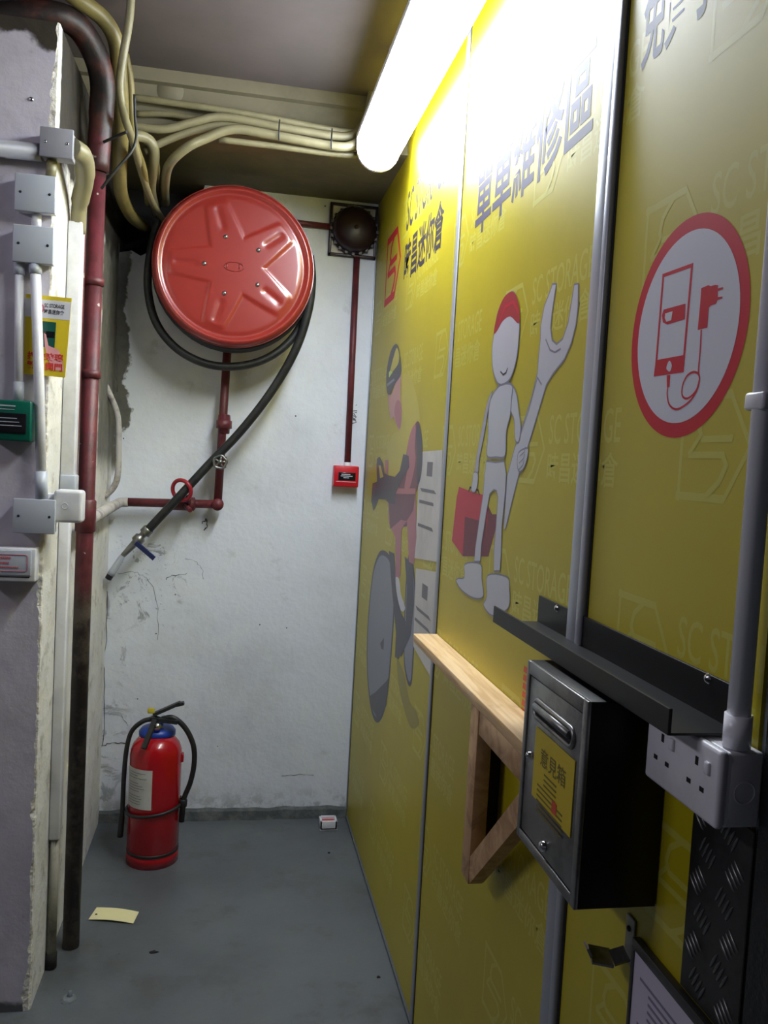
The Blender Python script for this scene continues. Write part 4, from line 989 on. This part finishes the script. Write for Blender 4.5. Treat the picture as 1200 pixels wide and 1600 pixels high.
# conduits on the pillar front
def tubeobj(name, label, pts, r, m, cat='conduit', seg=12, couplers=(), group=None, cm_=None):
    t = thing(name, label, cat, pts[0], group)
    MB().tube(pts, r, seg).build('tube', m, t)
    for a, b in couplers: MB().tube([a, b], r*1.22, seg).build('coupler', cm_ or m, t)
    return t
yc = YP-0.015
a, b = hy(30, 415, yc), hy(29, 632, yc); a.z = 1.717; b.z = 1.418
tubeobj('wall_conduit', 'thin white conduit running down into the dark green release unit', [a, b], 0.0092, M_WPLAST, couplers=((a, a+(b-a)*0.08), (a+(b-a)*0.86, b)), cm_=M_GPLAST)
yc = YP-0.022
a, b = hy(55, 415, yc), hy(65, 780, yc); a.z = 1.717; b.z = 1.204
tubeobj('wall_conduit', 'long white conduit crossing in front of the yellow sign', [a, a.lerp(b, 0.5)+Vector((0.002, -0.003, 0)), b], 0.0110, M_WPLAST, couplers=((a, a+(b-a)*0.04), (b-(b-a)*0.12, b)), cm_=M_GPLAST)
tubeobj('wall_conduit', 'short white conduit joining the two stacked square boxes', [Vector((-0.445, YP-0.015, 1.797)), Vector((-0.445, YP-0.015, 1.826))], 0.010, M_WPLAST)
tubeobj('wall_conduit', 'short white conduit between the topmost grey box and the box below', [Vector((-0.418, YP-0.018, 1.906)), Vector((-0.416, YP-0.018, 1.943))], 0.011, M_CREAM)
tubeobj('wall_conduit', 'grey level conduit entering the topmost grey box from the left', [Vector((-1.3, YP-0.022, 1.945)), Vector((-0.437, YP-0.022, 1.957))], 0.0185, M_GCOND)
tubeobj('elbow_conduit', 'thick cream elbow curving from the topmost grey box down to the trunking', cr([Vector((-0.378, YP-0.012, 1.978)), Vector((-0.362, 2.03, 1.975)), Vector((-0.366, 2.09, 1.945)), Vector((-0.386, 2.15, 1.90)), Vector((-0.392, 2.175, 1.84))], 6), [0.023]*12+[0.021]*6+[0.018]*7, M_CREAM)
# trunking on the side face of the pillar
t = thing('wall_trunking', 'white vertical cable trunking on the pillar side between the sign and the riser', 'trunking', (-0.395, 2.17, 0.3))
MB().box(XL+0.001, -0.378, 2.150, 2.190, 1.225, 1.862, 0.004).build('upper_length', M_WPLAST, t)
MB().box(XL+0.001, -0.374, 2.146, 2.194, 1.205, 1.255, 0.004).build('joint_cover', M_GPLAST, t)
MB().box(XL+0.001, -0.386, 2.152, 2.186, 0.34, 1.206, 0.003).build('lower_length', M_WPLAST, t)
MB().tube([(-0.399, 2.168, 0.03), (-0.399, 2.168, 0.345)], 0.0115, 12).build('foot_pipe', mat('dirty_grey_pipe', srgb(150, 146, 132), 0.6, col2=srgb(70, 66, 60), scale=12), t)
MB().tube([(-0.399, 2.168, 0.002), (-0.399, 2.168, 0.04)], 0.0145, 12).build('foot_cap', M_DARK, t)
MB().lathe([(0, 0.004), (0.004, 0.0035), (0.0055, 0)], (-0.466, YP, 2.075), (0, -1, 0), 12).build('wall_screw', M_CHROME, bpy.data.objects['wall_left'])

# ------------------------------------------------------------------ riser, thin companion, overhead pipe
g = G('riser_paint', 0.5)
zz = g.math('ADD', g.z, g.math('MULTIPLY', g.noise(10, 5, 0.6), 0.35))
base = g.mix(g.ramp(g.noise(20), 0.4, 0.65), srgb(98, 37, 44), srgb(78, 30, 35))
base = g.mix(g.math('MULTIPLY', g.ramp(g.noise(34, 3, 0.5), 0.68, 0.71), 0.8), base, srgb(196, 186, 176))
base = g.mix(g.ramp(zz, 1.22, 1.02), base, g.mix(g.ramp(g.noise(15, 6, 0.7), 0.40, 0.66), srgb(40, 30, 28), srgb(92, 82, 72)))
base = g.mix(g.ramp(zz, 2.16, 2.28), base, g.mix(g.ramp(g.noise(12), 0.45, 0.65), srgb(30, 22, 20), srgb(78, 40, 32)))
M_RISER = g.out(base, g.noise(30), 0.4, 0.004)
RX, RY = -0.366, 2.26
ris = thing('riser_pipe', 'dark red vertical riser pipe, blackened near the floor, beside the pillar', 'pipe', (RX, RY, 0.0))
MB().tube([(RX-0.001, RY, 0.0005), (RX, RY, 2.02)], 0.0215, 20).build('pipe', M_RISER, ris)
for z_, h_ in ((1.105, 0.085),):
    MB().lathe([(0.0215, 0), (0.0255, 0.004), (0.0255, h_-0.004), (0.0215, h_)], (RX, RY, z_), (0, 0, 1), 20).build('coupling', M_RISER, ris)
for px, py in ((143, 585), (140, 440)):
    z_ = hy(px, py, RY).z
    MB().lathe([(0.0215, -0.010), (0.026, -0.009), (0.026, 0.009), (0.0215, 0.010)], (RX, RY, z_), (0, 0, 1), 20).build('clamp', M_RISER, ris)
    MB().box(XL, RX-0.018, RY-0.006, RY+0.006, z_-0.008, z_+0.008).build('clamp_arm', M_RISER, ris)
o = MB().tube(cr([Vector((-0.392, 2.232, 2.0)), Vector((-0.390, 2.232, 1.7)), Vector((-0.391, 2.232, 1.4)), Vector((-0.392, 2.232, 1.22))], 5), 0.0075, 10).build('slim_red_pipe', M_RISER)
tag(o, 'slim dark red pipe running close along the left of the riser', 'pipe')
pp = [(-60, 22, 2.12), (20, 24, 2.12), (85, 24, 2.13), (122, 42, 2.16), (148, 84, 2.20), (160, 130, 2.23), (158, 180, 2.25)]
pts = [hy(*q) for q in pp]; pts = [Vector((-1.3, 2.12, pts[0].z-0.01))] + pts + [Vector((RX, RY, 2.015))]
o = MB().tube(cr(pts, 6), [0.030]*43+[0.028]*6, 18).build('overhead_pipe', M_RISER)
tag(o, 'thick sooty black pipe bending over the pillar top down to the riser', 'pipe')
hy_ = lambda L_: [hy(*q) for q in L_]
def cable(name, label, pts, r, m, cat='conduit', seg=12, n=6, group=None):
    o = MB().tube(cr(pts, n), r, seg).build(name, m); tag(o, label, cat, group); return o
cable('cream_pipe', 'thick cream pipe bending from the ceiling down behind the hose reel', hy_([(70, -40, 2.10), (120, -2, 2.12), (160, 28, 2.16), (181, 66, 2.20), (187, 125, 2.25), (190, 200, 2.34), (187, 262, 2.46), (190, 305, 2.62), (206, 338, 2.84), (226, 354, 3.08)]), 0.0195, M_CREAM2, 'pipe', 16)
cable('cream_conduit', 'slender pale conduit hanging in front of the thick cream pipe', hy_([(206, -30, 2.12), (202, 30, 2.14), (192, 90, 2.16), (187, 135, 2.18), (194, 180, 2.22), (208, 222, 2.32), (222, 272, 2.50), (238, 316, 2.72), (256, 345, 3.05)]), 0.0098, M_CREAM)
cable('cream_conduit', 'ochre conduit tucked between the slender pale conduit and the ceiling beam', hy_([(196, 84, 2.30), (204, 130, 2.32), (206, 180, 2.34), (212, 226, 2.385), (225, 268, 2.48), (231, 318, 2.80)]), 0.0095, M_CREAM2)
cable('cream_conduit', 'fat cream plastic elbow just above the left of the hose reel', hy_([(176, 214, 2.42), (205, 212, 2.44), (228, 216, 2.46), (240, 232, 2.48), (240, 262, 2.54), (236, 296, 2.70), (244, 334, 3.04)]), 0.0150, M_CREAM)
cable('cream_conduit', 'thin cream loop beside the fat plastic elbow', hy_([(240, 232, 2.52), (247, 262, 2.60), (245, 290, 2.75), (250, 322, 3.02)]), 0.0055, M_CREAM2)
cable('black_cable', 'black cable tie strap slanting across the bundle of cream pipes', hy_([(210, 148, 2.20), (211, 185, 2.20), (213, 212, 2.20), (206, 236, 2.19), (184, 262, 2.19), (158, 295, 2.20)]), 0.0034, M_BLACKRUB, 'cable')
cable('black_cable', 'short black strap from the riser top to the slender pale conduit', hy_([(162, 222, 2.22), (180, 214, 2.20), (198, 206, 2.18)]), 0.0036, M_BLACKRUB, 'cable')
cable('loop_conduit', 'white bowed conduit on the wall right of the riser', hy_([(150, 578, 2.86), (158, 590, 2.88), (172, 618, 2.90), (184, 652, 2.92), (185, 700, 2.92), (184, 742, 2.92), (177, 762, 2.92), (163, 776, 2.92)]), 0.0105, M_WPIPE)
# conduits along the foot of the beam
YQ = 2.49
lab = ['highest', 'second', 'third', 'fourth', 'lowest']
runs = [
 ([(200, 151), (300, 165), (380, 177), (460, 192), (530, 205), (566, 206)], 0.0095, 2.492, 'straight cream conduit, highest of those along the ceiling beam'),
 ([(205, 197), (256, 202), (305, 190), (350, 183), (440, 199), (520, 212), (552, 210), (572, 186), (582, 140)], 0.0115, 2.478, 'cream conduit kinked upward, second from top along the ceiling beam'),
 ([(212, 178), (260, 178), (300, 184), (380, 194)], 0.0085, 2.505, 'short cream conduit with a joint behind the kinked conduit on the beam'),
 ([(226, 236), (262, 219), (304, 204), (350, 196), (420, 206)], 0.0105, 2.49, 'cream conduit slanting up from the fat plastic elbow to the beam'),
 ([(257, 312), (260, 276), (268, 250), (290, 232), (320, 217), (365, 202), (425, 211), (519, 228), (550, 227), (573, 208), (592, 166)], 0.0130, 2.462, 'thick cream conduit bending down behind the hose reel from the beam'),
 ([(342, 218), (425, 228), (537, 242), (568, 238), (590, 222), (600, 186)], 0.0090, 2.49, 'slim cream conduit, lowest of those along the ceiling beam'),
]
for k, (pp, r, Y_, lb_) in enumerate(runs):
    P = [hy(x, y, Y_) for x, y in pp]
    if k == 4: P[0] = hy(259, 318, 2.98); P[1] = hy(258, 290, 2.70); P[2] = hy(264, 258, 2.52)
    cable('beam_conduit', lb_, P, r, M_CREAM, group='conduits along the ceiling beam')
for px, py, lb_ in ((437, 203, 'black tie round the beam conduits, nearer the hose reel'), (519, 217, 'black tie round the beam conduits, nearer the lamp')):
    P = [hy(px, py-16, 2.455), hy(px-1, py, 2.443), hy(px-1, py+16, 2.447)]
    cable('cable_tie', lb_, P, 0.0022, M_BLACKRUB, 'cable tie', 6)
P = hy(266, 142, 2.53)
MB().lathe([(0.0, 0.0012), (0.036, 0.0012), (0.037, 0.0)], (P.x, 2.53, P.z), (0, -1, 0), 28).build('round_cover', M_BEAM, beam)

# ------------------------------------------------------------------ cracks and knocks in the back wall paint
M_CRACK = mat('crack_grey', srgb(96, 96, 96), 0.9)
def crack(pts, r=0.0012, j=0.006, seed=1):
    rn = random.Random(seed); P = []
    base_ = [hy(x, y, YB-0.0004) for x, y in pts]
    for i in range(len(base_)-1):
        for k in range(5):
            P.append(base_[i].lerp(base_[i+1], k/5)+Vector((rn.uniform(-j, j)*0.5, 0, rn.uniform(-j, j)*0.5)))
    P.append(base_[-1])
    MB().tube(P, [r*rn.uniform(0.35, 1.2) for _ in P], 5).build('paint_crack', M_CRACK, wb)
crack([(166, 905), (167, 960), (163, 1030), (164, 1100), (160, 1165)], 0.0014, 0.010, 2)
crack([(158, 1166), (175, 1160), (198, 1162)], 0.0020, 0.006, 3)
crack([(186, 895), (215, 893), (236, 912), (245, 940), (246, 1000)], 0.0010, 0.010, 4)
crack([(184, 372), (186, 430), (181, 490), (184, 560), (183, 612)], 0.0022, 0.010, 5)
crack([(258, 906), (270, 900), (292, 896)], 0.0012, 0.010, 6)
crack([(290, 872), (306, 876), (316, 890), (318, 905)], 0.0008, 0.006, 7)
crack([(190, 1118), (200, 1134)], 0.0009, 0.004, 8)
crack([(316, 818), (322, 810), (324, 824), (318, 828)], 0.0030, 0.006, 9)
crack([(440, 1212), (470, 1210), (490, 1211)], 0.0008, 0.004, 10)
for x_, y_, q_ in ((462, 650, 0.0030), (406, 976, 0.0028), (448, 981, 0.0025), (274, 929, 0.0026), (215, 1092, 0.0026), (244, 990, 0.0028), (508, 322, 0.0032), (340, 1166, 0.002), (193, 685, 0.0025)):
    P_ = hy(x_, y_, YB); MB().lathe([(0.0, 0.0012), (q_*0.7, 0.001), (q_, 0.0)], P_, (0, -1, 0), 8).build('paint_knock', M_CRACK, wb)
